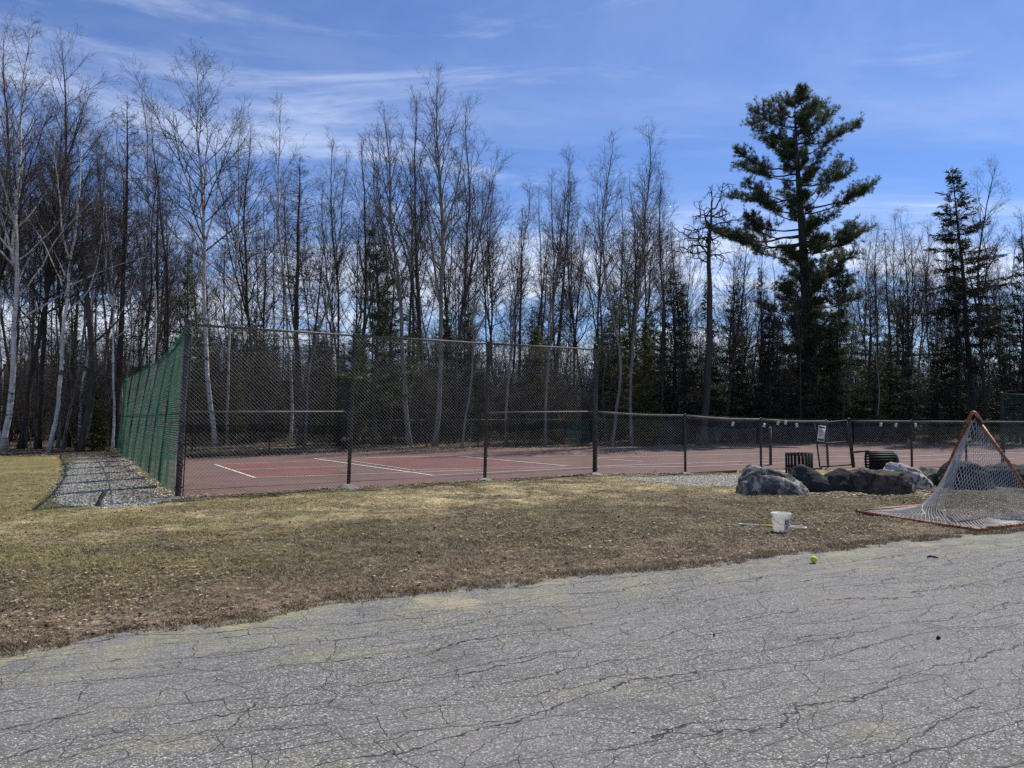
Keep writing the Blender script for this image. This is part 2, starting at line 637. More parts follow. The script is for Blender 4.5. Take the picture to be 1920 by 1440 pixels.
def mat_leafy(name, cols, transl=0.25):
    m = NM(name)
    v = m.island()
    big = m.noise(m.obj(), 0.8, 3, 0.6)
    c = m.ramp(v, [(0, cols[0]), (0.55, cols[1]), (1, cols[2])])
    c = m.mix(m.rng(big, 0.45, 0.65, 0, 0.5), c, cols[3])
    m.col(c).rough(0.6, 0.25)
    tr = m.n('ShaderNodeBsdfTranslucent')
    m.t.links.new(c, tr.inputs[0])
    mx = m.n('ShaderNodeMixShader')
    mx.inputs[0].default_value = transl
    m.t.links.new(m.bs.outputs[0], mx.inputs[1])
    m.t.links.new(tr.outputs[0], mx.inputs[2])
    m.t.links.new(mx.outputs[0], m.out.inputs[0])
    return m.m


def mat_screen(name, a, b, open_frac, su, sv, base_open=0.0):
    """woven windscreen cloth: coordinates stored in the UV-like attribute 'weave' (metres)"""
    m = NM(name)
    at = m.n('ShaderNodeAttribute', attribute_name='weave')
    V = at.outputs['Vector']
    xyz = m.sepv(V)
    fx = m.math('FRACT', m.math('MULTIPLY', xyz[0], su))
    fy = m.math('FRACT', m.math('MULTIPLY', xyz[1], sv))
    hole = m.math('MULTIPLY', m.rng(fx, 0.30, 0.42), m.rng(fy, 0.34, 0.46))
    c = m.mix(m.rng(m.noise(V, 1.4, 4, 0.6), 0.3, 0.7), a, b)
    m.col(c).rough(0.75, 0.2)
    tr = m.n('ShaderNodeBsdfTranslucent')
    m.t.links.new(c, tr.inputs[0])
    mx = m.n('ShaderNodeMixShader')
    mx.inputs[0].default_value = 0.5
    m.t.links.new(m.bs.outputs[0], mx.inputs[1])
    m.t.links.new(tr.outputs[0], mx.inputs[2])
    tp = m.n('ShaderNodeBsdfTransparent')
    m2 = m.n('ShaderNodeMixShader')
    wear = m.rng(m.noise(V, 0.9, 4, 0.6), 0.35, 0.7, open_frac * 0.6, open_frac * 1.4)
    m.t.links.new(m.math('ADD', m.math('MULTIPLY', hole, wear), base_open, clamp=True), m2.inputs[0])
    m.t.links.new(mx.outputs[0], m2.inputs[1])
    m.t.links.new(tp.outputs[0], m2.inputs[2])
    m.t.links.new(m2.outputs[0], m.out.inputs[0])
    return m.m


def mat_rock(name, a, b, c3, cover):
    m = NM(name)
    O = m.obj()
    v = m.noise(O, 3.5, 7, 0.65)
    c = m.mix(m.rng(v, 0.3, 0.7), a, b)
    c = m.mix(m.rng(m.noise(O, 22, 5, 0.7), 0.5, 0.68, 0, 0.6), c, tuple(x * 0.4 for x in a))
    c = m.mix(m.rng(m.noise(O, 4.2, 8, 0.75, 0.6), cover, cover + 0.09, 0, 0.85), c, c3)
    m.col(c).rough(0.9, 0.2)
    m.bump(m.math('ADD', v, m.math('MULTIPLY', m.noise(O, 30, 6, 0.7), 0.35)), 1.0, 0.06)
    return m.m


def mat_orange():
    m = NM('weathered orange paint')
    O = m.obj()
    c = m.mix(m.rng(m.noise(O, 3, 4, 0.6), 0.35, 0.65), (0.21, 0.068, 0.036), (0.33, 0.115, 0.055))
    c = m.mix(m.rng(m.noise(O, 9, 6, 0.7), 0.60, 0.68), c, (0.13, 0.06, 0.035))
    c = m.mix(m.rng(m.noise(O, 5, 3, 0.6), 0.62, 0.7, 0, 0.6), c, (0.50, 0.30, 0.19))
    m.col(c).rough(0.55, 0.4)
    return m.m


M = {
    'ground': mat_ground(),
    'blade': mat_blade(),
    'asphalt': mat_asphalt(),
    'court': mat_court('brown court paint', (0.130, 0.078, 0.069), (0.165, 0.102, 0.090)),
    'court_red': mat_court('red court paint', (0.150, 0.064, 0.058), (0.18, 0.078, 0.071)),
    'line': simple('white line paint', (0.52, 0.49, 0.46), 0.7, 0.3, 0, 0.15, 3),
    'concrete': simple('footing concrete', (0.30, 0.285, 0.26), 0.95, 0.1, 0, 0.35, 5, 0.8),
    'slab': simple('slab edge asphalt', (0.05, 0.045, 0.042), 0.95, 0.1, 0, 0.3, 5, 0.6),
    'post_dark': simple('dark painted steel', (0.018, 0.020, 0.021), 0.6, 0.3, 0, 0.35, 4),
    'post_blue': simple('blue grey painted steel', (0.045, 0.05, 0.068), 0.5, 0.4, 0, 0.25, 3),
    'galv': simple('galvanised rail', (0.15, 0.142, 0.13), 0.65, 0.25, 0.0, 0.3, 6),
    'rail_dark': simple('weathered rail', (0.055, 0.05, 0.046), 0.6, 0.3, 0.0, 0.3, 6),
    'wire': simple('galvanised wire', (0.20, 0.195, 0.185), 0.55, 0.35, 0.2, 0.3, 3),
    'screen': mat_screen('green windscreen cloth', (0.010, 0.105, 0.058), (0.022, 0.15, 0.085), 0.5, 7.5, 9.0, 0.38),
    'screen_navy': mat_screen('navy windscreen cloth', (0.012, 0.012, 0.03), (0.022, 0.020, 0.048), 0.2, 14, 14, 0.12),
    'screen_teal': mat_screen('teal windscreen cloth', (0.02, 0.05, 0.06), (0.03, 0.065, 0.075), 0.5, 14, 14, 0.6),
    'hem': simple('dark green hem webbing', (0.008, 0.04, 0.028), 0.7, 0.2, 0, 0.25, 6),
    'gravel': None,
    'birch': mat_birch(),
    'bark_grey': mat_bark('pale grey bark', (0.115, 0.103, 0.092), (0.25, 0.23, 0.21)),
    'bark_dark': mat_bark('dark bark', (0.024, 0.020, 0.018), (0.062, 0.053, 0.046)),
    'bark_pine': mat_bark('furrowed pine bark', (0.022, 0.018, 0.016), (0.06, 0.048, 0.042), 6, (1, 1, 0.3), 0.04),
    'twig': mat_bark('bare twig bark', (0.034, 0.028, 0.025), (0.085, 0.072, 0.064), 2.0, (1, 1, 1), 0.002),
    'twig_red': mat_bark('reddish twig bark', (0.042, 0.029, 0.027), (0.10, 0.073, 0.068), 2.0, (1, 1, 1), 0.002),
    'brush': mat_bark('dark brush bark', (0.020, 0.0165, 0.014), (0.055, 0.046, 0.040), 2.0, (1, 1, 1), 0.002),
    'pine': mat_leafy('white pine needles', ((0.034, 0.055, 0.026), (0.075, 0.105, 0.048), (0.14, 0.165, 0.08), (0.105, 0.095, 0.045)), 0.35),
    'spruce': mat_leafy('spruce needles', ((0.010, 0.020, 0.011), (0.022, 0.036, 0.019), (0.042, 0.056, 0.028), (0.035, 0.035, 0.02)), 0.15),
    'cedar': mat_leafy('olive cedar sprays', ((0.035, 0.045, 0.012), (0.075, 0.085, 0.020), (0.125, 0.125, 0.03), (0.09, 0.08, 0.02)), 0.3),
    'leaf': mat_leafy('fallen dead leaf', ((0.07, 0.045, 0.026), (0.19, 0.135, 0.085), (0.46, 0.38, 0.28), (0.15, 0.1, 0.06)), 0.1),
    'palebits': simple('pale dry leaf', (0.50, 0.44, 0.34), 0.8, 0.15, 0, 0.25, 30),
    'clod': simple('dark clod', (0.028, 0.023, 0.018), 0.95, 0.1, 0, 0.4, 30),
    'rock_a': mat_rock('mottled granite', (0.05, 0.048, 0.044), (0.15, 0.145, 0.134), (0.46, 0.445, 0.41), 0.50),
    'rock_b': mat_rock('dark smooth stone', (0.022, 0.0215, 0.021), (0.05, 0.048, 0.046), (0.085, 0.082, 0.075), 0.58),
    'rock_c': mat_rock('rough brown stone', (0.045, 0.037, 0.031), (0.15, 0.12, 0.10), (0.022, 0.018, 0.016), 0.5),
    'rock_d': mat_rock('white veined stone', (0.20, 0.197, 0.19), (0.62, 0.61, 0.59), (0.05, 0.048, 0.046), 0.50),
    'orange': mat_orange(),
    'net': simple('dirty white net cord', (0.50, 0.49, 0.46), 0.85, 0.15, 0, 0.25, 3),
    'lace': simple('black lacing cord', (0.012, 0.012, 0.012), 0.8, 0.2),
    'bin': simple('black coated steel slats', (0.008, 0.009, 0.009), 0.7, 0.25, 0, 0.3, 5),
    'bucket': simple('white bucket plastic', (0.72, 0.72, 0.69), 0.4, 0.5, 0, 0.08, 6),
    'bucket_label': simple('pale grey print', (0.50, 0.52, 0.56), 0.5, 0.3, 0, 0.1, 20),
    'print_dark': simple('dark grey print', (0.07, 0.075, 0.085), 0.6, 0.3, 0, 0.1, 20),
    'ball': None,
    'yellow': simple('yellow grip tape', (0.55, 0.43, 0.035), 0.6, 0.3, 0, 0.2, 12),
    'white_plastic': simple('scuffed white plastic', (0.62, 0.61, 0.57), 0.5, 0.4, 0, 0.15, 12),
    'sign': simple('pale sign sheet', (0.55, 0.60, 0.62), 0.45, 0.4, 0, 0.08, 4),
    'tagm': simple('yellowed paper tag', (0.45, 0.43, 0.35), 0.7, 0.2, 0, 0.15, 20),
    'hill': None,
}


def _ball():
    m = NM('tennis ball felt')
    O = m.obj()
    m.col(m.mix(m.rng(m.noise(O, 90, 3, 0.6), 0.3, 0.7), (0.46, 0.60, 0.03), (0.62, 0.74, 0.06))).rough(0.95, 0.1)
    m.bump(m.noise(O, 300, 2, 0.6), 0.5, 0.002)
    return m.m


def _gravel():
    m = NM('crushed grey stone')
    v = m.island()
    c = m.ramp(v, [(0, (0.15, 0.14, 0.11)), (0.5, (0.40, 0.38, 0.31)), (0.9, (0.60, 0.57, 0.475)), (1, (0.70, 0.67, 0.58))])
    m.col(c).rough(0.9, 0.2)
    return m.m


def _gravelbed():
    m = NM('gravel bed')
    P = m.pos()
    v = m.voro(P, 42, out=1)
    s = m.n('ShaderNodeSeparateColor')
    m.t.links.new(v, s.inputs[0])
    c = m.ramp(s.outputs[0], [(0, (0.09, 0.085, 0.075)), (0.5, (0.24, 0.24, 0.22)), (1, (0.48, 0.475, 0.45))])
    c = m.mix(m.rng(m.noise(P, 1.1, 4, 0.65), 0.48, 0.62, 0, 0.6), c, (0.24, 0.195, 0.145))
    m.col(c).rough(0.95, 0.15)
    m.bump(s.outputs[0], 0.9, 0.02)
    return m.m




def _bucket():
    m = NM('white bucket plastic')
    O = m.obj()
    c = m.mix(m.rng(m.noise(O, 6, 4, 0.6), 0.35, 0.7), (0.80, 0.80, 0.77), (0.70, 0.69, 0.65))
    c = m.mix(m.rng(m.noise(O, 18, 5, 0.7), 0.62, 0.75, 0, 0.5), c, (0.42, 0.38, 0.32))
    m.col(c).rough(0.4, 0.5)
    tr = m.n('ShaderNodeBsdfTranslucent')
    m.t.links.new(c, tr.inputs[0])
    mx = m.n('ShaderNodeMixShader')
    mx.inputs[0].default_value = 0.45
    m.t.links.new(m.bs.outputs[0], mx.inputs[1])
    m.t.links.new(tr.outputs[0], mx.inputs[2])
    m.t.links.new(mx.outputs[0], m.out.inputs[0])
    return m.m


M['bucket'] = _bucket()
M['ball'] = _ball()
M['gravel'] = _gravel()
M['gravel_bed'] = _gravelbed()
M['hill'] = mat_bark('wooded hillside', (0.055, 0.045, 0.04), (0.12, 0.10, 0.088), 0.35, (1, 1, 1), 0.5)


# ------------------------------------------------------------------ ground layout
def vnoise(x, y, seed=0):
    xi, yi = np.floor(x).astype(np.int64), np.floor(y).astype(np.int64)
    fx, fy = x - xi, y - yi
    fx, fy = fx * fx * (3 - 2 * fx), fy * fy * (3 - 2 * fy)

    def h(a, b):
        n = (a * 374761393 + b * 668265263 + seed * 1442695041) & 0x7fffffff
        n = ((n ^ (n >> 13)) * 1274126177) & 0x7fffffff
        return ((n ^ (n >> 16)) & 0xffff) / 65535.0

    return (h(xi, yi) * (1 - fx) * (1 - fy) + h(xi + 1, yi) * fx * (1 - fy) +
            h(xi, yi + 1) * (1 - fx) * fy + h(xi + 1, yi + 1) * fx * fy)


def fbm(x, y, octs=4, seed=0):
    s, a, t = 0, 1.0, 0
    for o in range(octs):
        s = s + a * vnoise(x * 2 ** o, y * 2 ** o, seed + o * 17)
        t += a
        a *= 0.55
    return s / t - 0.5


EDGE_PX = [(0, 1222), (230, 1192), (380, 1170), (640, 1130), (890, 1104), (1100, 1080), (1340, 1061), (1480, 1041), (1740, 1009), (1920, 996)]
EDGE = [G(*p) for p in EDGE_PX]
ex = np.array([-60, EDGE[0].x - 3] + [e.x for e in EDGE] + [10, 60])
ey = np.array([-22, EDGE[0].y - 1.3] + [e.y for e in EDGE] + [11.2, 30])


def edge_y(x):
    return np.interp(x, ex, ey)


# fence corners
P1 = G(333, 935)
P4 = G(1115, 890)
P2, P3 = P1.lerp(P4, 0.335), P1.lerp(P4, 0.67)
LF = G(226, 851)                                       # far end of the green side fence
LOW = [P4, G(1285, 888), G(1427, 881), G(1553, 878.5)]
GATE_R = G(1601, 878)
LOW2 = [GATE_R, G(1710, 877), G(1812, 876), G(1935, 875), G(2060, 874)]
COURT = [P1 + Vector((0.05, 0.12, 0)), P2 + Vector((-0.05, 0.1, 0)), P3 + Vector((-0.05, 0.1, 0)), P4 + Vector((-0.05, 0.1, 0))] + \
        [p + Vector((0, 0.12, 0)) for p in LOW[1:]] + [p + Vector((0, 0.12, 0)) for p in LOW2] + \
        [G(2150, 846), G(1900, 838), G(1720, 834), G(1400, 832), G(1220, 837), G(1000, 841), G(800, 844), G(640, 849), G(480, 856), G(345, 862), G(268, 867)]
GRAVEL = [G(322, 938), G(250, 885), G(236, 858), G(145, 857), G(132, 880), G(112, 915), G(108, 948), G(200, 955), G(290, 946)]
GRAVEL2 = [G(1150, 897), G(1285, 893), G(1430, 888), G(1520, 892), G(1500, 905), G(1400, 914), G(1290, 911), G(1215, 903)]


def inside(x, y, poly):
    x, y = np.asarray(x, float), np.asarray(y, float)
    r = np.zeros(x.shape, bool)
    n = len(poly)
    for i in range(n):
        a, b = poly[i], poly[(i + 1) % n]
        c = ((a.y > y) != (b.y > y)) & (x < (b.x - a.x) * (y - a.y) / (b.y - a.y + 1e-12) + a.x)
        r ^= c
    return r


def hill_z(x, y):
    d = np.maximum(y - 60, 0)
    left = 12 * np.exp(-((x + 95) / 70) ** 2) * (1 - np.exp(-(d / 60) ** 2))
    return left


def ground_z(x, y):
    x, y = np.asarray(x, float), np.asarray(y, float)
    e = y - edge_y(x)
    e = e + 0.34 * fbm(x * 1.6, y * 1.6, 4, 5) + 0.22 * fbm(x * 5, y * 5, 4, 9)
    t = np.clip((e + 0.22) / 0.44, 0, 1)
    t = t * t * (3 - 2 * t)
    z = -0.05 + 0.068 * t
    lawn = (e > 0.1)
    z = z + lawn * (0.06 * fbm(x * 0.9, y * 0.9, 3, 21) + 0.055 * fbm(x * 5, y * 5, 4, 31)) * np.clip((e - 0.1) / 0.6, 0, 1)
    c = inside(x, y, COURT)
    z = np.where(inside(x, y, GRAVEL) | inside(x, y, GRAVEL2), -0.03, z)
    z = np.where(c, -0.06, z)
    z = z + np.clip((y - 30) / 8, 0, 1) * (0.5 * fbm(x * 0.25, y * 0.25, 3, 44))
    return z + hill_z(x, y)


def axis(dense0, dense1, step, lo, hi, grow=1.16):
    a = list(np.arange(dense0, dense1, step))
    s, v = step, dense1
    while v < hi:
        a.append(v)
        s *= grow
        v += s
    a.append(hi)
    s, v, b = step, dense0, []
    while v > lo:
        s *= grow
        v -= s
        b.append(max(v, lo))
    return np.array(sorted(set(b)) + a)


def build_ground():
    xs = axis(-9.5, 10.0, 0.055, -420, 420)
    ys = axis(3.6, 15.0, 0.055, -40, 600)
    X, Y = np.meshgrid(xs, ys)
    Z = ground_z(X, Y)
    V = np.stack([X, Y, Z], -1).reshape(-1, 3)
    nx, ny = len(xs), len(ys)
    i = np.arange(nx - 1)[None, :] + (np.arange(ny - 1) * nx)[:, None]
    Q = np.stack([i, i + 1, i + nx + 1, i + nx], -1).reshape(-1, 4)
    mb = MB()
    mb.add(V, quads=Q)
    tag(mb.build('ground', M['ground'], smooth=True), kind='structure')


build_ground()


def sheet(name, pts, z, mat, parent=None, thick=0.0, edge_mat=None):
    bm = bmesh.new()
    vs = [bm.verts.new((p.x, p.y, z)) for p in pts]
    f = bm.faces.new(vs)
    bm.normal_update()
    if f.normal.z < 0:
        f.normal_flip()
    bmesh.ops.triangulate(bm, faces=[f])
    me = bpy.data.meshes.new(name)
    if thick:
        r = bmesh.ops.extrude_face_region(bm, geom=list(bm.faces))
        # push the copy down
        bmesh.ops.translate(bm, verts=[g for g in r['geom'] if isinstance(g, bmesh.types.BMVert)], vec=(0, 0, -thick))
        bmesh.ops.recalc_face_normals(bm, faces=bm.faces)
    bm.to_mesh(me)
    bm.free()
    me.materials.append(mat)
    o = bpy.data.objects.new(name, me)
    COL.objects.link(o)
    if parent:
        o.parent = parent
    return o


# asphalt lot: gently uneven sheet reaching well behind the camera
def build_asphalt():
    xs = axis(-6, 9, 0.25, -80, 90, 1.3)
    n = 60
    rows = []
    mb = MB()
    top = edge_y(xs) + 0.6
    for t in np.linspace(0, 1, n):
        y = -40 + (top + 40) * (1 - (1 - t) ** 2.2)
        rows.append(np.stack([xs, y, 0.012 * fbm(xs * 0.5, y * 0.5, 3, 3)], -1))
    V = np.concatenate(rows)
    nx = len(xs)
    i = np.arange(nx - 1)[None, :] + (np.arange(n - 1) * nx)[:, None]
    mb.add(V, quads=np.stack([i, i + 1, i + nx + 1, i + nx], -1).reshape(-1, 4))
    tag(mb.build('asphalt_road', M['asphalt'], smooth=True), kind='structure')


build_asphalt()
CZ = 0.012
court = tag(sheet('tennis_court', COURT, CZ, M['court'], thick=0.07), kind='structure')
for quad in ([(406, 873), (478, 897), (650, 888.5), (600, 864)], [(657, 865), (780, 884), (958, 880), (1010, 872), (856, 857), (684, 860)]):
    sheet('playing_surface', [G(*p) for p in quad], CZ + 0.004, M['court_red'], court)
LINES = [((403, 872), (478, 897), .07), ((478, 897), (902, 882.7), .05), ((442, 882), (647, 875.5), .05), ((403, 872), (690, 862), .04),
         ((589, 861), (812, 893), .09), ((812, 893), (1107, 878), .05), ((657, 865), (780, 884), .05), ((684, 860), (856, 856), .05), ((600, 861), (900, 855), .04),
         ((856, 856.5), (1066, 875.5), .08), ((786, 885.5), (1060, 877), .04), ((770, 883), (1000, 876), .04), ((1120, 876), (1440, 865.5), .05), ((1107, 878), (1290, 877), .05), ((1290, 877), (1480, 869.5), .05),
         ((1120, 860), (1421, 852), .05), ((1110, 861), (1205, 867), .05), ((1213, 848), (1421, 838), .06), ((1000, 858), (1120, 855), .04),
         ((1440, 848), (1720, 846), .05), ((1690, 858), (1900, 850), .06), ((1430, 860), (1700, 857), .05), ((1480, 869.5), (1640, 866), .04), ((1690, 866), (1900, 862), .05)]
for a, b, w in LINES:
    A, B = G(*a), G(*b)
    d = (B - A).normalized()
    nn = Vector((-d.y, d.x, 0)) * w / 2
    sheet('court_line', [A - nn, B - nn, B + nn, A + nn], CZ + 0.008 + 0.0008 * LINES.index((a, b, w)), M['line'], court)



def ragged(poly, amp, step=0.12, seed=0):
    out = []
    n = len(poly)
    for i in range(n):
        a, b = poly[i], poly[(i + 1) % n]
        m = max(1, int((b - a).length / step))
        for k in range(m):
            p = a.lerp(b, k / m)
            out.append(p + Vector((mnoise.noise(p * 1.7 + Vector((seed, 0, 0))), mnoise.noise(p * 1.7 + Vector((0, seed, 5))), 0)) * amp)
    return out


gp = tag(sheet('gravel_path', ragged(GRAVEL, .25, seed=1), 0.002, M['gravel_bed']), kind='structure')
gp2 = tag(sheet('gravel_strip', ragged(GRAVEL2, .2, seed=2), 0.002, M['gravel_bed']), kind='structure')


def scatter_poly(poly, n, rng):
    xs = [p.x for p in poly]
    ys = [p.y for p in poly]
    out = np.zeros((0, 2))
    while len(out) < n:
        c = np.stack([rng.uniform(min(xs), max(xs), n * 2), rng.uniform(min(ys), max(ys), n * 2)], -1)
        out = np.concatenate([out, c[inside(c[:, 0], c[:, 1], poly)]])
    return out[:n]


OCT = np.array([[1, 0, 0], [-1, 0, 0], [0, 1, 0], [0, -1, 0], [0, 0, 1], [0, 0, -1.]])
OCTF = np.array([[0, 2, 4], [2, 1, 4], [1, 3, 4], [3, 0, 4], [2, 0, 5], [1, 2, 5], [3, 1, 5], [0, 3, 5]])


def stones(poly, n, seed, size=(0.010, 0.026), z=0.052, name='gravel', label=None):
    rng = np.random.default_rng(seed)
    p = scatter_poly(poly, n, rng)
    s = rng.uniform(*size, n)
    S = rng.uniform(0.55, 1.2, (n, 6, 1)) * s[:, None, None]
    a = rng.uniform(0, 6.28, n)
    V = OCT[None] * S
    V[:, :, 2] *= 0.7
    c, q = np.cos(a)[:, None], np.sin(a)[:, None]
    x = V[:, :, 0] * c - V[:, :, 1] * q
    y = V[:, :, 0] * q + V[:, :, 1] * c
    p = p + rng.normal(0, .10, p.shape)
    gz = np.maximum(np.where(inside(p[:, 0], p[:, 1], COURT), CZ, ground_z(p[:, 0], p[:, 1])), z)
    V = np.stack([x + p[:, None, 0], y + p[:, None, 1], V[:, :, 2] + gz[:, None] + 0.003], -1)
    mb = MB()
    mb.add(V.reshape(-1, 3), tris=(OCTF[None] + (np.arange(n) * 6)[:, None, None]).reshape(-1, 3))
    tag(mb.build(name, M['gravel']), label, 'gravel', kind='stuff')


def grown(poly, k):
    c = sum(poly, Vector((0, 0, 0))) / len(poly)
    return [c + (p - c) * k for p in poly]


stones(GRAVEL, 22000, 1, (0.010, 0.030), 0.002, 'gravel', 'grey crushed stone on the path beside the green windscreen')
stones(grown(GRAVEL2, 1.05), 7000, 2, (0.008, 0.024), 0.002, 'gravel', 'pale grey gravel along the foot of the low fence')


# grass blades, one thin bent triangle pair each
def grass():
    rng = np.random.default_rng(7)
    n = 900000
    # denser close to the camera: sample depth ~ 1/d
    y = 3.8 * (18.5 / 3.8) ** rng.uniform(0, 1, n)
    x = rng.uniform(-0.88, 0.88, n) * y
    x += rng.normal(0, 0.05, n)
    e = y - edge_y(x) + 0.34 * fbm(x * 1.6, y * 1.6, 4, 5) + 0.22 * fbm(x * 5, y * 5, 4, 9)
    keep = (e > -0.05) & ~inside(x, y, COURT) & ~inside(x, y, grown(GRAVEL, 0.96)) & ~inside(x, y, grown(GRAVEL2, .95))
    clump = fbm(x * 2.2, y * 2.2, 3, 77) + 0.5 * fbm(x * 9, y * 9, 2, 78)
    keep &= (rng.uniform(0, 1, n) < np.clip(0.62 + clump * 1.7, 0.08, 1))
    keep &= rng.uniform(0, 1, n) < np.clip(e / 0.12, 0.3, 1)
    x, y, clump = x[keep], y[keep], clump[keep]
    n = len(x)
    z = np.maximum(ground_z(x, y), -0.004) - 0.004
    h = rng.uniform(0.010, 0.032, n) * np.clip(1 + clump * 1.2, 0.5, 1.8)
    w = rng.uniform(0.0012, 0.0026, n) * (0.7 + y / 11)
    a = rng.uniform(0, 6.283, n)
    lean = rng.uniform(0.4, 2.1, n) * h
    la = rng.uniform(0, 6.283, n)
    dx, dy = np.cos(a) * w, np.sin(a) * w
    lx, ly = np.cos(la) * lean, np.sin(la) * lean
    A = np.stack([x - dx, y - dy, z], -1)
    B = np.stack([x + dx, y + dy, z], -1)
    C = np.stack([x + lx, y + ly, z + h], -1)
    V = np.stack([A, B, C], 1).reshape(-1, 3)
    mb = MB()
    mb.add(V, tris=np.arange(n * 3).reshape(-1, 3))
    # shaggy fringe where the turf hangs over the asphalt
    n = 108000
    x = rng.uniform(-6.5, 9.5, n)
    y = edge_y(x) + rng.uniform(-0.28, 0.4, n)
    e = y - edge_y(x) + 0.34 * fbm(x * 1.6, y * 1.6, 4, 5) + 0.22 * fbm(x * 5, y * 5, 4, 9)
    cl = fbm(x * 7, y * 7, 3, 90)
    k = (e > -0.10 + 0.12 * cl) & (e < 0.16) & (cl > -0.10)
    x, y, cl = x[k], y[k], cl[k]
    n = len(x)
    z = np.maximum(ground_z(x, y), 0.0) - 0.003
    h = rng.uniform(0.012, 0.045, n) * np.clip(1 + 2 * cl, .5, 1.8)
    w = rng.uniform(0.0016, 0.0036, n)
    a = rng.uniform(0, 6.283, n)
    la = rng.uniform(0, 6.283, n)
    lean = rng.uniform(0.3, 1.6, n) * h
    V = np.stack([np.stack([x - np.cos(a) * w, y - np.sin(a) * w, z], -1), np.stack([x + np.cos(a) * w, y + np.sin(a) * w, z], -1),
                  np.stack([x + np.cos(la) * lean, y + np.sin(la) * lean, z + h], -1)], 1).reshape(-1, 3)
    mb.add(V, tris=np.arange(n * 3).reshape(-1, 3))
    tag(mb.build('grass', M['blade']), 'short dormant brown grass between the asphalt and the court', 'grass', kind='stuff')


grass()


def leaves(name, xy, z, size, mat, seed, label, curl=0.4):
    rng = np.random.default_rng(seed)
    n = len(xy)
    s = rng.uniform(*size, n)
    a = rng.uniform(0, 6.283, n)
    base = np.array([[-1, 0, 0.0], [-.25, -.55, .25], [.35, -.5, .3], [1, 0, .1], [.35, .5, .3], [-.25, .55, .25]])
    V = base[None] * s[:, None, None] * rng.uniform(0.6, 1.2, (n, 6, 1))
    V[:, :, 2] *= curl * 2
    c, q = np.cos(a)[:, None], np.sin(a)[:, None]
    x = V[:, :, 0] * c - V[:, :, 1] * q
    y = V[:, :, 0] * q + V[:, :, 1] * c
    V = np.stack([x + xy[:, None, 0], y + xy[:, None, 1], V[:, :, 2] + z[:, None] + 0.004], -1)
    T = np.array([[0, 1, 5], [1, 2, 4], [1, 4, 5], [2, 3, 4]])
    mb = MB()
    mb.add(V.reshape(-1, 3), tris=(T[None] + (np.arange(n) * 6)[:, None, None]).reshape(-1, 3))
    tag(mb.build(name, mat), label, 'leaves', kind='stuff')


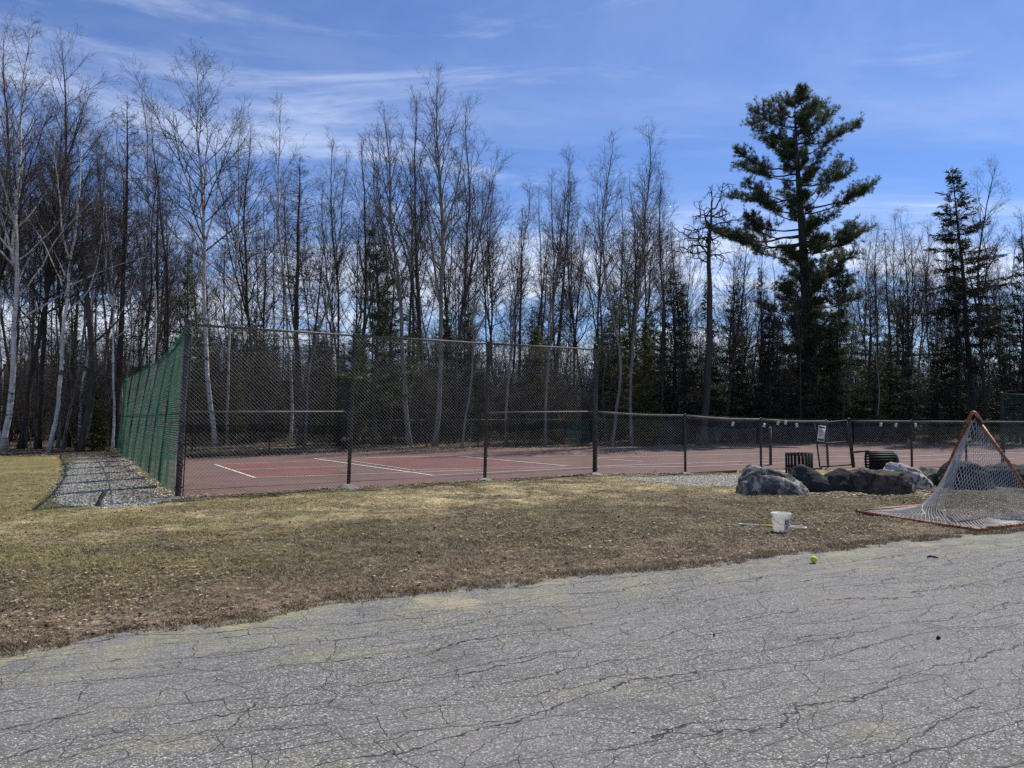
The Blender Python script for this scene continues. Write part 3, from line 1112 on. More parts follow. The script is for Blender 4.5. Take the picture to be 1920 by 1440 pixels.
def leaf_litter():
    rng = np.random.default_rng(12)
    # along the foot of the front fence, around boulders, along the far court edge and the wood's edge
    pts = []
    for A, B, n, w, off in ((P1, P4, 1700, 0.16, -0.14), (P1, LF, 2600, 0.45, .35), (G(1380, 925), G(1740, 925), 1100, 0.35, -0.1),
                            (P4, LOW[1], 400, 0.15, -0.15), (G(640, 850), G(1230, 839), 2600, 0.7, 0.2), (G(1040, 850), G(1215, 852), 500, 0.4, 0.0),
                            (G(250, 866), G(640, 850), 900, .35, .3)):
        t = rng.uniform(0, 1, n)
        d = (B - A)
        nrm = Vector((-d.y, d.x, 0)).normalized()
        o = rng.normal(off, w, n)
        pts.append(np.stack([A.x + d.x * t + nrm.x * o, A.y + d.y * t + nrm.y * o], -1))
    xy = np.concatenate(pts)
    c = inside(xy[:, 0], xy[:, 1], COURT)
    z = np.where(c, CZ + 0.002, ground_z(xy[:, 0], xy[:, 1]))
    z = np.where(inside(xy[:, 0], xy[:, 1], GRAVEL), 0.012, z)
    leaves('leaf_litter', xy, z, (0.025, 0.055), M['leaf'], 3, 'brown dead leaves drifted along the fences and boulders')
    # woodland floor
    n = 22000
    y = rng.uniform(25, 40, n)
    x = rng.uniform(-0.78, 0.78, n) * y
    k = ~inside(x, y, COURT) & ~inside(x, y, GRAVEL)
    xy = np.stack([x[k], y[k]], -1)
    leaves('forest_litter', xy, ground_z(x[k], y[k]), (0.04, 0.09), M['leaf'], 4, 'dead leaves covering the floor of the wood')
    # crumbled brown leaf bits over the whole lawn
    n = 36000
    y = 4.5 * (14.5 / 4.5) ** rng.uniform(0, 1, n)
    x = rng.uniform(-.88, .88, n) * y
    k = (y > edge_y(x) + 0.05) & ~inside(x, y, COURT) & (rng.uniform(0, 1, n) < np.clip(.5 + 2.2 * fbm(x * .9, y * .9, 3, 61), .05, 1))
    xy = np.stack([x[k], y[k]], -1)
    leaves('leaf_crumbs', xy, ground_z(x[k], y[k]) + 0.012, (0.008, 0.026), M['leaf'], 6, 'small crumbled brown leaves strewn over the lawn', 0.5)
    # sparse pale leaves on the lawn
    y = rng.uniform(6.5, 13.5, 70)
    x = rng.uniform(-.68, .68, 70) * y
    k = (y > edge_y(x) + 0.15) & ~inside(x, y, COURT) & ~inside(x, y, GRAVEL)
    xy = np.stack([x[k], y[k]], -1)
    big = np.array([tuple(G(*p))[:2] for p in ((55, 1040), (75, 1053), (790, 1073), (1145, 1018), (1303, 1033), (1350, 1058), (1405, 1041), (1448, 1035), (30, 1012), (365, 1068))])
    xy = np.concatenate([xy, big])
    leaves('pale_leaves', xy, ground_z(xy[:, 0], xy[:, 1]) + 0.012, (0.012, 0.030), M['palebits'], 5, 'pale dry leaves scattered over the brown lawn', 0.3)
    # dark clods and cones
    n = 420
    y = rng.uniform(4.5, 13.5, n)
    x = rng.uniform(-.68, .68, n) * y
    k = ((y > edge_y(x) + 0.1) | (rng.uniform(0, 1, n) < 0.04)) & ~inside(x, y, COURT) & ~inside(x, y, GRAVEL)
    x, y = x[k], y[k]
    n = len(x)
    z = np.maximum(ground_z(x, y), 0.0) + 0.006
    S = rng.uniform(0.5, 1.3, (n, 6, 1)) * rng.uniform(0.006, 0.018, (n, 1, 1))
    V = OCT[None] * S + np.stack([x, y, z], -1)[:, None, :]
    mb = MB()
    mb.add(V.reshape(-1, 3), tris=(OCTF[None] + (np.arange(n) * 6)[:, None, None]).reshape(-1, 3))
    tag(mb.build('dark_clods', M['clod']), 'small dark cones and clods dotted over the lawn', 'debris', kind='stuff')
    # fallen sticks
    mb = MB()
    for i in range(60):
        if i < 12:
            yy = random.Random(i).uniform(5, 9)
        yy = float(rng.uniform(8, 30))
        xx = float(rng.uniform(-.6, .6) * yy)
        if bool(inside(xx, yy, COURT)) or yy < edge_y(xx) + .2:
            continue
        L, a = rng.uniform(.06, .3), rng.uniform(0, 6.28)
        zz_ = float(ground_z(xx, yy)) + .02
        mb.segs([(xx, yy, zz_)], [(xx + L * math.cos(a), yy + L * math.sin(a), zz_ + .01)], .005, .003, 4)
    tag(mb.build('fallen_sticks', M['twig']), 'small fallen sticks lying on the lawn and wood edge', 'sticks', kind='stuff')


leaf_litter()


# ------------------------------------------------------------------ fences
def chain_link(A, B, h0, h1, z0=0.05, pitch=0.072, r=0.0019, lean=0.0, bulge=0.02, seed=0, surf=None):
    """two families of slanting wires filling the panel from A to B"""
    A, B = Vector(A), Vector(B)
    L = (B - A).length
    d = (B - A) / L
    nrm = Vector((-d.y, d.x, 0))
    mb = MB()
    P0, P1_ = [], []
    H = max(h0, h1)
    rows = max(2, int(H / 0.5))

    def pt(u, v):
        t = u / L
        if surf is not None:
            return tuple(surf(min(max(t, 0), 1), v / H))
        h = z0 + (h0 + (h1 - h0) * t - z0) * v / H
        o = lean * v / H + bulge * mnoise.noise(Vector((u * 0.9 + seed, v * 1.1, seed * 3.3)))
        q = A + d * u + nrm * o
        return (q.x, q.y, h)

    for s in (1, -1):
        k = -int(H / pitch) - 1 if s > 0 else 0
        c = k * pitch
        while c < (L if s > 0 else L + H):
            va = max(0.0, -c if s > 0 else c - L)
            vb = min(H, (L - c) if s > 0 else c)
            if vb - va > 0.01:
                m = max(1, int((vb - va) / 0.45))
                vs_ = [va + (vb - va) * i / m for i in range(m + 1)]
                pts = [pt(c + s * v, v) for v in vs_]
                P0 += pts[:-1]
                P1_ += pts[1:]
            c += pitch
    mb.segs(P0, P1_, r, r, 3)
    return mb


def cyl(name, A, B, r, mat, parent, sides=10, caps=True):
    mb = MB()
    mb.tube([A, B], r, sides, caps)
    o = mb.build(name, mat, parent, smooth=False)
    for p in o.data.polygons:
        p.use_smooth = len(p.vertices) == 4
    return o


def post(A, top, r, mat, parent, cap=True, lean=Vector((0, 0, 0)), name='post', bands=()):
    mb = MB()
    a, b = Vector((A.x, A.y, -0.05)), Vector((A.x, A.y, top)) + lean
    if cap:
        mb.tube([a, a.lerp(b, .5), b, b + Vector((0, 0, r * 0.3)), b + Vector((0, 0, r * 0.9))], [r, r, r, r * 1.12, r * 0.4], 12)
    else:
        mb.tube([a, b], r, 12)
    o = mb.build(name, mat, parent, smooth=True)
    for t in bands:
        c = a.lerp(b, t)
        m2 = MB()
        m2.tube([c - Vector((0, 0, .012)), c + Vector((0, 0, .012))], r + .006, 12)
        m2.box(c + Vector((r + .012, -r * .3, 0)), (.03, .012, .024))
        m2.build('tension_band', M['post_dark'], o)
    return o


def footing(P, w, h, parent, seed):
    rng = random.Random(seed)
    mb = MB()
    n, rows = 18, 5
    V, Q = [], []
    for j in range(rows):
        t = j / (rows - 1)
        for k in range(n):
            a = 2 * math.pi * k / n
            rr = w * (1 - t ** 1.8 * 0.75) * (1 + 0.22 * mnoise.noise(Vector((math.cos(a) * 1.4 + seed, math.sin(a) * 1.4, seed))))
            V.append((P.x + rr * math.cos(a), P.y - 0.12 + rr * 0.7 * math.sin(a), -0.06 + (h + 0.06) * t + rng.uniform(-.008, .008)))
    for j in range(rows - 1):
        for k in range(n):
            k2 = (k + 1) % n
            Q.append((j * n + k, j * n + k2, (j + 1) * n + k2, (j + 1) * n + k))
    V.append((P.x, P.y - 0.12, h + .005))
    T = [((rows - 1) * n + k, (rows - 1) * n + (k + 1) % n, len(V) - 1) for k in range(n)]
    mb.add(V, T, Q)
    mb.build('footing', M['concrete'], parent, smooth=True)


# --- tall front fence, three bays
tall = thing('tall_fence', 'tall grey chain link fence in three bays in front of the court', 'fence', P1)
tall.location = (0, 0, 0)
tops = [3.02, 2.99, 2.975, 2.98]
FP = [P1, P2, P3, P4]
leans = [Vector((.13, .02, 0)), Vector((.10, 0, 0)), Vector((.075, 0, 0)), Vector((.045, 0, 0))]
post(P1, 3.09, 0.05, M['post_blue'], tall, True, leans[0], bands=(.08, .2, .32, .44, .56, .68, .8, .92))
post(P2, 3.0, 0.037, M['post_dark'], tall, True, leans[1])
post(P3, 3.0, 0.037, M['post_dark'], tall, True, leans[2], bands=(.2,))
post(P4, 3.06, 0.053, M['post_dark'], tall, True, leans[3], bands=(.06, .16, .28, .38))
for i in range(3):
    a = Vector((FP[i].x, FP[i].y, tops[i])) + leans[i] * .99
    b = Vector((FP[i + 1].x, FP[i + 1].y, tops[i + 1])) + leans[i + 1] * .99
    cyl('top_rail', a, b, 0.022, M['rail_dark'], tall)
    if i != 1:
        za = 1.50 if i == 0 else 1.48
        cyl('middle_rail', Vector((FP[i].x, FP[i].y, za)) + leans[i] * .5, Vector((FP[i + 1].x, FP[i + 1].y, 1.50)) + leans[i + 1] * .5 - Vector((.07, .045, 0)), 0.017, M['galv'], tall)
    cyl('tension_wire', Vector((FP[i].x, FP[i].y, .14)), Vector((FP[i + 1].x, FP[i + 1].y, .14)), 0.004, M['post_dark'], tall, 5)
    off = Vector((.034, -.055, 0))
    chain_link(FP[i] + off, FP[i + 1] + off, tops[i], tops[i + 1], 0.05, lean=-.05, seed=i + 1).build('chain_link_mesh', M['wire'], tall, kind='stuff')
cyl('tension_bar', Vector((P1.x + .1, P1.y - .03, 0.04)), Vector((P1.x + .22, P1.y - .02, 2.95)), 0.009, M['post_dark'], tall, 6)
for i, p in enumerate(FP):
    footing(p, (0.26, 0.30, 0.30, 0.28)[i], (0.05, 0.10, 0.07, 0.06)[i], tall, i + 1)

# --- left side fence with green windscreen
side = thing('side_fence', 'receding chain link fence covered with a green windscreen', 'fence')
DIRL = (LF - P1).normalized()
NIN = Vector((DIRL.y, -DIRL.x, 0))                     # towards the court
LLEN = (LF - P1).length
SIDE_N = 7


def side_top(t):
    return 3.0 + (2.68 - 3.0) * t


def side_lean(t):
    return 0.13 + 0.34 * math.sin(math.pi * min(1, t * 1.0)) ** 0.8 * (1 - 0.3 * t)


def side_pt(t, v, off=0.0):
    """point on the leaning fence plane, v from 0 (ground) to 1 (top)"""
    p = P1.lerp(LF, t)
    q = p + NIN * (side_lean(t) * v ** 1.3 + off)
    return Vector((q.x, q.y, 0.03 + (side_top(t) - 0.03) * v))


for i in range(1, SIDE_N + 1):
    t = i / SIDE_N
    mb = MB()
    mb.tube([side_pt(t, v, .05) for v in (0, .25, .5, .75, 1.0)], 0.024 if i < SIDE_N else .04, 10)
    mb.build('post', M['post_dark'], side, smooth=True)
mb = MB()
mb.tube([side_pt(t, 1.0, .02) for t in np.linspace(0, 1, 15)], 0.022, 8)
mb.build('top_rail', M['post_dark'], side, smooth=True)
mb = MB()
mb.tube([side_pt(t, .5, .05) for t in np.linspace(0, 1, 15)], 0.010, 8)
mb.build('middle_rail', M['post_dark'], side, smooth=True)
# the cloth
nu, nv = 140, 30
V = []
W = []
for j in range(nv + 1):
    for i in range(nu + 1):
        t, v = i / nu, j / nv
        ph = t * SIDE_N
        sag = -0.05 - 0.10 * abs(math.sin(math.pi * ph)) * (1 - .3 * v) + 0.05 * mnoise.noise(Vector((t * 30, v * 4, 1.3)))
        p = side_pt(t, 0.035 + .955 * v, sag)
        if j == 0:
            p.z += 0.05 * mnoise.noise(Vector((t * 25, 0, 5)))
        V.append(tuple(p))
        W.append((t * LLEN, v * 3, 0))
Q = [(j * (nu + 1) + i, j * (nu + 1) + i + 1, (j + 1) * (nu + 1) + i + 1, (j + 1) * (nu + 1) + i) for j in range(nv) for i in range(nu)]


def cloth(V, W, Q, name, mat, parent):
    mb = MB()
    mb.add(V, quads=Q)
    o = mb.build(name, mat, parent, smooth=True)
    at = o.data.attributes.new('weave', 'FLOAT_VECTOR', 'POINT')
    at.data.foreach_set('vector', np.array(W, dtype=np.float32).ravel())
    return o


cloth(V, W, Q, 'windscreen', M['screen'], side)
# stitched overlaps between the cloth panels, a little proud of it
for k in range(1, SIDE_N):
    t = (k + 0.02) / SIDE_N
    Vb, Wb = [], []
    for j in range(13):
        v = 0.03 + .955 * j / 12
        for dt in (-0.012, 0.012):
            Vb.append(tuple(side_pt(t + dt * (1 + .3 * math.sin(j * .9 + k)), v, -0.075)))
            Wb.append((0, 0, 0))
    mb = MB()
    mb.add(Vb, quads=[(2 * j, 2 * j + 1, 2 * j + 3, 2 * j + 2) for j in range(12)])
    mb.build('hem_seam', M['hem'], side, smooth=True)
chain_link(P1, LF, side_top(0), side_top(1), .05, pitch=.09, r=.0020, seed=9, surf=lambda t, v: side_pt(t, v, .02)).build('chain_link_mesh', M['wire'], side, kind='stuff')

# --- low fence along the court's near side, first run
low = thing('low_fence', 'waist high chain link fence from the tall fence to the gate', 'fence')
LTOP = [1.50, 1.405, 1.30, 1.245]
for i in range(1, 4):
    post(LOW[i], LTOP[i] + .02, 0.03, M['post_dark'], low, True, Vector((.0 if i < 3 else -.05, 0, 0)))
nseg = 5
for i in range(3):
    a = Vector((LOW[i].x, LOW[i].y, LTOP[i]))
    b = Vector((LOW[i + 1].x, LOW[i + 1].y, LTOP[i + 1]))
    mb = MB()
    mb.tube([a.lerp(b, k / nseg) - Vector((0, 0, .03 * math.sin(math.pi * k / nseg))) for k in range(nseg + 1)], .02, 8)
    mb.build('top_rail', M['galv'], low, smooth=True)
    o = Vector((0, -.045, 0))
    chain_link(LOW[i] + o, LOW[i + 1] + o, LTOP[i] + .03, LTOP[i + 1] + .03, .04, seed=20 + i, r=.002).build('chain_link_mesh', M['wire'], low, kind='stuff')
footing(LOW[1], .22, .04, low, 9)

# --- low fence beyond the gate
low2 = thing('low_fence', 'waist high chain link fence right of the gate, behind the goal', 'fence')
LT2 = [1.255, 1.235, 1.225, 1.215, 1.21]
post(LOW2[0], 1.29, .042, M['post_dark'], low2, True, Vector((-.12, 0, 0)))
for i in range(1, 5):
    post(LOW2[i], LT2[i] + .02, .03, M['post_dark'], low2)
for i in range(4):
    a = Vector((LOW2[i].x - (.12 if i == 0 else 0), LOW2[i].y, LT2[i]))
    b = Vector((LOW2[i + 1].x, LOW2[i + 1].y, LT2[i + 1]))
    cyl('top_rail', a, b, .02, M['galv'], low2)
    o = Vector((0, -.045, 0))
    chain_link(LOW2[i] + o, LOW2[i + 1] + o, LT2[i] + .03, LT2[i + 1] + .03, .04, seed=30 + i, r=.002).build('chain_link_mesh', M['wire'], low2, kind='stuff')

# --- gate leaf, slightly ajar and sagging
gate = thing('gate', 'sagging chain link gate standing ajar beside the trash barrel', 'gate')
GL, GR = G(1535, 879.5), G(1598, 878)
GL = Vector((GL.x, GL.y - .08, 0))
GR = Vector((GR.x - .03, GR.y - .06, 0))
sag = [Vector((GL.x, GL.y, .06)), Vector((GR.x, GR.y, .10)), Vector((GR.x - .12, GR.y, 1.26)), Vector((GL.x - .13, GL.y, 1.19))]
for k, nm in ((0, 'bottom_bar'), (1, 'hinge_stile'), (2, 'top_bar'), (3, 'latch_stile')):
    cyl(nm, sag[k], sag[(k + 1) % 4], .019, M['post_dark'], gate)
mlow, mhi = sag[0].lerp(sag[3], .53), sag[1].lerp(sag[2], .53)
cyl('middle_bar', mlow, mhi, .015, M['post_dark'], gate)
cl = chain_link(sag[0], sag[1], 1.2, 1.22, .08, lean=0, bulge=.01, seed=44, r=.0022)
cl.build('chain_link_mesh', M['wire'], gate, kind='stuff')
cyl('latch', sag[3].lerp(sag[0], .4) + Vector((-.03, -.02, 0)), sag[3].lerp(sag[0], .4) + Vector((.2, -.02, .01)), .012, M['galv'], gate)

# --- notice sign hung on the gate
sgn = thing('notice_sign', 'small tilted pale notice sign hung on the gate', 'sign', AT(1540, 813, GL.y - .05))
sgn.rotation_euler = (0, R(7), R(5))
mb = MB()
mb.box((0, 0, 0), (.19, .006, .41))
mb.build('flat_piece', M['sign'], sgn)
mb = MB()
mb.box((0, -.0045, .165), (.165, .003, .055))
mb.build('heading_print', M['print_dark'], sgn)
for zc, w in ((.08, .10), (.04, .13), (-.01, .12), (-.05, .09)):
    mb = MB()
    mb.box((-.015, -.0045, zc), (w, .003, .018))
    mb.build('text_line', M['print_dark'], sgn)
mb = MB()
mb.box((0, -.0045, -.16), (.165, .003, .05))
mb.build('footer_print', M['post_blue'], sgn)

# --- paper tags tied under the low rail
TAGS = [(1374, 795, 0, 'leftmost paper tag tied under the low fence rail'), (1433, 797, 0, 'paper tag just right of a post, second from left on the low fence'),
        (1459, 793, 0, 'paper tag third from left under the low fence rail'), (1473, 792, 0, 'small paper tag fourth from left under the low fence rail'),
        (1494, 797, 0, 'paper tag nearest the gate on its left side'), (1652, 796, 1, 'paper tag nearest the gate on its right side'),
        (1680, 797, 1, 'middle paper tag on the fence right of the gate'), (1717, 797, 1, 'paper tag closest to the goal on the low fence')]


def fence_y(x):
    pts = LOW + LOW2
    return float(np.interp(x, [p.x for p in pts], [p.y for p in pts]))


for i, (px, py, k, lb) in enumerate(TAGS):
    d = 18.6
    for _ in range(6):
        d = fence_y(AT(px, py, d).x) - .07
    p = AT(px, py, d)
    rr = random.Random(i)
    t = thing('paper_tag', lb, 'tag', p, group='paper tags along the low fence')
    t.rotation_euler = (rr.uniform(-.1, .1), rr.uniform(-.3, .3), rr.uniform(-.3, .3))
    mb = MB()
    V = [(-.035, 0, -.055), (.035, 0, -.055), (.035, .004, .05), (-.035, .004, .05), (-.035, .012, -.055), (.035, .012, -.055), (.035, .012, .05), (-.035, .012, .05)]
    mb.add(V, quads=[(0, 1, 2, 3), (5, 4, 7, 6), (0, 4, 5, 1), (3, 2, 6, 7), (0, 3, 7, 4), (1, 5, 6, 2)])
    mb.build('card', M['tagm'], t)
    mb = MB()
    mb.box((0.0, -.003, -.005), (.03, .003, .05))
    mb.build('print', M['bucket_label'], t)
    cyl('tie', Vector((0, .005, .045)), Vector((0, .03, .09)), .003, M['wire'], t, 5)

# --- far fences
FARL = [G(226, 851), G(360, 848.5), G(505, 846), G(650, 843.5)]
far1 = thing('far_fence', 'tall thin chain link fence at the far left side of the court', 'fence')
for i, p in enumerate(FARL[1:]):
    post(p, 2.62, .03, M['post_dark'], far1)
for i in range(3):
    a, b = Vector((FARL[i].x, FARL[i].y, 2.6)), Vector((FARL[i + 1].x, FARL[i + 1].y, 2.6))
    cyl('top_rail', a, b, .017, M['post_dark'], far1, 6)
    cyl('middle_rail', a - Vector((0, 0, 1.45)), b - Vector((0, 0, 1.45)), .014, M['post_dark'], far1, 6)
    chain_link(FARL[i], FARL[i + 1], 2.6, 2.6, .05, pitch=.12, r=.0022, seed=50 + i).build('chain_link_mesh', M['rail_dark'], far1, kind='stuff')
FARM = [FARL[-1], G(800, 841), G(950, 838.5), G(1090, 836), G(1225, 833.5)]
far2 = thing('far_fence', 'low thin fence across the far middle of the court', 'fence')
for p in FARM[1:]:
    post(p, 1.16, .028, M['post_dark'], far2)
for i in range(4):
    a, b = Vector((FARM[i].x, FARM[i].y, 1.14)), Vector((FARM[i + 1].x, FARM[i + 1].y, 1.14))
    cyl('top_rail', a, b, .016, M['rail_dark'], far2, 6)
    chain_link(FARM[i], FARM[i + 1], 1.14, 1.14, .05, pitch=.12, r=.0022, seed=60 + i).build('chain_link_mesh', M['rail_dark'], far2, kind='stuff')


def cloth_panel(A, B, z0, z1, name, mat, parent, off=-.05):
    d = (B - A).normalized()
    n = Vector((d.y, -d.x, 0))
    V, W = [], []
    nu, nv = 16, 6
    for j in range(nv + 1):
        for i in range(nu + 1):
            t, v = i / nu, j / nv
            p = A.lerp(B, t) + n * (0.05 + .04 * math.sin(t * 14 + v))
            V.append((p.x, p.y, z0 + (z1 - z0) * v))
            W.append((t * (B - A).length, v * (z1 - z0), 0))
    Q = [(j * (nu + 1) + i, j * (nu + 1) + i + 1, (j + 1) * (nu + 1) + i + 1, (j + 1) * (nu + 1) + i) for j in range(nv) for i in range(nu)]
    return cloth(V, W, Q, name, mat, parent)


g1 = G(1064, 836.5)
g2 = G(1104, 835.7)
cloth_panel(g1, g2, .05, 1.12, 'windscreen', M['screen'], far2)
FARR = [FARM[-1], G(1340, 832), G(1460, 830.5), G(1580, 830), G(1700, 830.5), G(1800, 831)]
far3 = thing('far_fence', 'far fence screened with dark navy cloth behind the right court', 'fence')
for p in FARR[1:]:
    post(p, 1.18, .03, M['post_dark'], far3)
for i in range(5):
    a, b = Vector((FARR[i].x, FARR[i].y, 1.15)), Vector((FARR[i + 1].x, FARR[i + 1].y, 1.15))
    cyl('top_rail', a, b, .017, M['post_dark'], far3, 6)
    if i < 4:
        cloth_panel(FARR[i], FARR[i + 1], .03, 1.12, 'windscreen', M['screen_navy'], far3)
FART = [G(1470, 829.6), G(1600, 829.4), G(1730, 829.6), G(1860, 830), G(1990, 831)]
far4 = thing('far_fence', 'tall thin fence at the far right edge of the wood', 'fence')
for p in FART:
    p.y += .8
    post(p, 2.5, .03, M['post_dark'], far4)
for i in range(4):
    cyl('top_rail', Vector((FART[i].x, FART[i].y, 2.47)), Vector((FART[i + 1].x, FART[i + 1].y, 2.47)), .018, M['post_dark'], far4, 6)
    chain_link(FART[i], FART[i + 1], 2.47, 2.47, .05, pitch=.14, r=.0022, seed=70 + i).build('chain_link_mesh', M['post_dark'], far4, kind='stuff')
# end fence at the right of the frame
EA, EB = G(1881, 872), G(2075, 858)
endf = thing('end_fence', 'teal screened end fence at the right edge behind the goal', 'fence')
post(EA, 2.0, .05, M['post_dark'], endf)
post(EB, 2.0, .05, M['post_dark'], endf)
cyl('top_rail', Vector((EA.x, EA.y, 1.98)), Vector((EB.x, EB.y, 1.98)), .02, M['post_dark'], endf, 8)
cloth_panel(EA, EB, .35, 1.95, 'windscreen', M['screen_teal'], endf)

# --- kerb along the far left court edge
KA = [G(262, 866.5), G(345, 860), G(480, 854.5), G(640, 847.5)]
mb = MB()
for a, b in zip(KA[:-1], KA[1:]):
    d = (b - a)
    mb.box((a + b) / 2 + Vector((0, .06, .05)), (d.length, .14, .16), Matrix.Rotation(math.atan2(d.y, d.x), 3, 'Z'))
tag(mb.build('kerb', M['slab']), kind='structure')

# --- net post
NPp = G(1445, 873)
npost = thing('net_post', 'short black net post standing just inside the low fence', 'post', NPp)
cyl('shaft', Vector((0, 0, 0)), Vector((0, 0, 1.02)), .04, M['post_dark'], npost, 12)
mb = MB()
mb.tube([(0, 0, 1.02), (0, 0, 1.05), (0, 0, 1.07)], [.045, .045, .02], 12)
mb.build('cap', M['galv'], npost, smooth=True)
cyl('crank_rod', Vector((-.02, 0, .02)), Vector((-.38, -.2, .0)), .012, M['post_dark'], npost, 6)


# ------------------------------------------------------------------ boulders
def boulder(label, px0, px1, ytop, ybot, prof, mat, seed, depth=0.85, rough=0.10, skew=0.0, boxy=0.75, tilt=0.0, dextra=0.0, facets=9):
    front = G((px0 + px1) / 2, ybot).y
    d = front + depth * 0.45 + dextra
    a = (px1 - px0) / 2 * d / F_PX * (1.0 if seed == 1 else 1.14 if facets > 5 else 1.06)
    h = AT((px0 + px1) / 2, ytop, d - depth * .1).z + 0.03
    cx = ((px0 + px1) / 2 - 960) / F_PX * d
    bm = bmesh.new()
    bmesh.ops.create_icosphere(bm, subdivisions=5, radius=1.0)
    xs = [p[0] for p in prof]
    zs = [p[1] for p in prof]
    rr = random.Random(seed * 7)
    planes = []
    for _ in range(facets):
        nn_ = Vector((rr.uniform(-1, 1), rr.uniform(-1.2, .6), rr.uniform(-.15, 1))).normalized()
        planes.append((nn_, rr.uniform(.70, .90)))
    for v in bm.verts:
        for nn_, dd in planes:
            k_ = v.co.dot(nn_) - dd
            if k_ > 0:
                v.co -= nn_ * k_ * .92
    for v in bm.verts:
        x, y, z = v.co
        q = lambda s: math.copysign(abs(s) ** boxy, s)
        X, Y, Z = q(x), q(y), q(z)
        top = float(np.interp(X, xs, zs))
        if Z > 0:
            Z *= top
        else:
            Z *= 0.35
        P = Vector((X * a, Y * depth / 2, Z * h))
        P.x += skew * max(Z, 0) * h
        P.y += tilt * max(Z, 0) * h
        nv = Vector((x, y, z))
        s3 = Vector((seed * 3.1, seed * 1.7, seed))
        amp = rough * min(a, h)
        dsp = mnoise.noise(nv * 1.6 + s3) * 0.8 + mnoise.noise(nv * 3.4 + s3) * 0.5 + mnoise.noise(nv * 8 + s3) * 0.28 + mnoise.noise(nv * 17 + s3) * 0.14
        cellv = mnoise.cell(nv * 2.2 + s3)
        ridge = 1 - abs(mnoise.noise(Vector((nv.x * 2.5, nv.y * 2.5, nv.z * 6)) + s3 * 2))
        P += nv * amp * (dsp * 1.3 + (ridge - .7) * 0.6 + (cellv - .5) * .12)
        v.co = P
    me = bpy.data.meshes.new('boulder')
    bm.to_mesh(me)
    bm.free()
    for p in me.polygons:
        p.use_smooth = True
    me.materials.append(mat)
    o = bpy.data.objects.new('boulder', me)
    COL.objects.link(o)
    o.location = (cx, d, 0)
    tag(o, label, 'boulder', 'boulders in a row before the low fence')


boulder('pale topped granite boulder, leftmost of the row', 1382, 1507, 877, 931, [(-1, .8), (-.75, 1.0), (-.45, 1.0), (.1, .84), (.5, .78), (.8, .6), (1, .45)], M['rock_a'], 1, .95, .13, 0, .6, .10)
boulder('smooth dark boulder leaning right, second from the left', 1474, 1567, 874, 926, [(-1, .9), (-.6, 1.0), (-.2, .95), (.3, .72), (.7, .5), (1, .32)], M['rock_b'], 2, .8, .05, -.12, .8, .0, .12, 4)
boulder('dark rounded boulder in the middle of the row', 1534, 1622, 880, 927, [(-1, .9), (-.4, 1.0), (0, .98), (.45, .8), (.8, .5), (1, .3)], M['rock_b'], 3, .8, .06, -.1, .8, .0, .2, 4)
boulder('large rough brown boulder with ridged top', 1588, 1711, 872, 929, [(-1, .8), (-.7, 1.0), (-.3, .97), (.1, .82), (.5, .74), (.85, .6), (1, .5)], M['rock_c'], 4, 1.0, .20, -.05, .7, .1, .1)
boulder('white topped boulder behind the rough brown one', 1652, 1737, 872, 924, [(-1, .9), (-.5, 1.0), (0, .95), (.5, .82), (.85, .6), (1, .45)], M['rock_d'], 5, .85, .10, 0, .7, .12, .45)
boulder('low grey boulder just left of the goal', 1716, 1775, 876, 915, [(-1, .8), (-.2, 1.0), (.4, .95), (1, .7)], M['rock_a'], 6, .8, .10, 0, .75, .1, .3)
boulder('dark boulder seen through the left of the goal net', 1762, 1850, 868, 922, [(-1, .7), (-.3, 1.0), (.3, .95), (.8, .8), (1, .6)], M['rock_b'], 7, .9, .10, 0, .7, .12, .2)
boulder('dark boulder seen through the middle of the goal net', 1838, 1912, 870, 918, [(-1, .75), (-.2, .9), (.5, 1.0), (1, .75)], M['rock_b'], 8, .9, .12, 0, .7, .12, .3)
boulder('dark boulder at the right edge beyond the goal', 1893, 1990, 868, 914, [(-1, .8), (-.4, 1.0), (.5, .9), (1, .7)], M['rock_b'], 9, .9, .10, 0, .7, .1, .4)


# ------------------------------------------------------------------ trash barrels
def barrel(name, label, loc, rot, r, h, flap, n=26):
    t = thing(name, label, 'trash barrel', loc)
    t.rotation_euler = rot
    sm = MB()
    w = 2 * math.pi * r / n * .62
    sm.box((0, 0, h / 2), (w, .008, h))
    sl = sm.mesh('slat', M['bin'])
    for k in range(n):
        a = 2 * math.pi * k / n
        inst('slat', sl, t, Matrix.Translation((r * math.cos(a), r * math.sin(a), 0)) @ Matrix.Rotation(a + math.pi / 2, 4, 'Z'))
    for z in (.06, h * .5, h - .03):
        mb = MB()
        mb.lathe([(r - .02, z - .02), (r - .006, z - .02), (r - .006, z + .02), (r - .02, z + .02), (r - .02, z - .02)], 28)
        mb.build('hoop', M['bin'], t)
    mb = MB()
    mb.lathe([(.001, .02), (r - .03, .02), (r - .012, .03), (r - .012, .05), (.001, .05)], 28)
    mb.build('base_plate', M['bin'], t)
    if flap:
        mb = MB()
        mb.lathe([(.001, -.10), (r * .5, -.085), (r * .85, -.05), (r * 1.0, -.01), (r * 1.02, .01), (.001, .012)], 28)
        mb.build('domed_end', M['post_dark'], t, smooth=True)
        mb = MB()
        mb.box((r * .98, 0, h + .12), (.03, r * 1.3, .30), Matrix.Rotation(R(-6), 3, 'Y'))
        mb.build('lid_flap', M['bin'], t)
    return t


B1 = AT(1498, 849, 17.0)
barrel('trash_barrel', 'upright black slatted trash barrel behind the second boulder', (B1.x, 17.0, 0.0), (0, 0, .1), .285, B1.z, False, 22)
B2 = AT(1680, 858, 17.2)
barrel('trash_barrel', 'black slatted trash barrel tipped on its side by the gate', (B2.x - .08, 17.15, .40), (0, R(-91), R(-12)), .225, .56, True, 22)


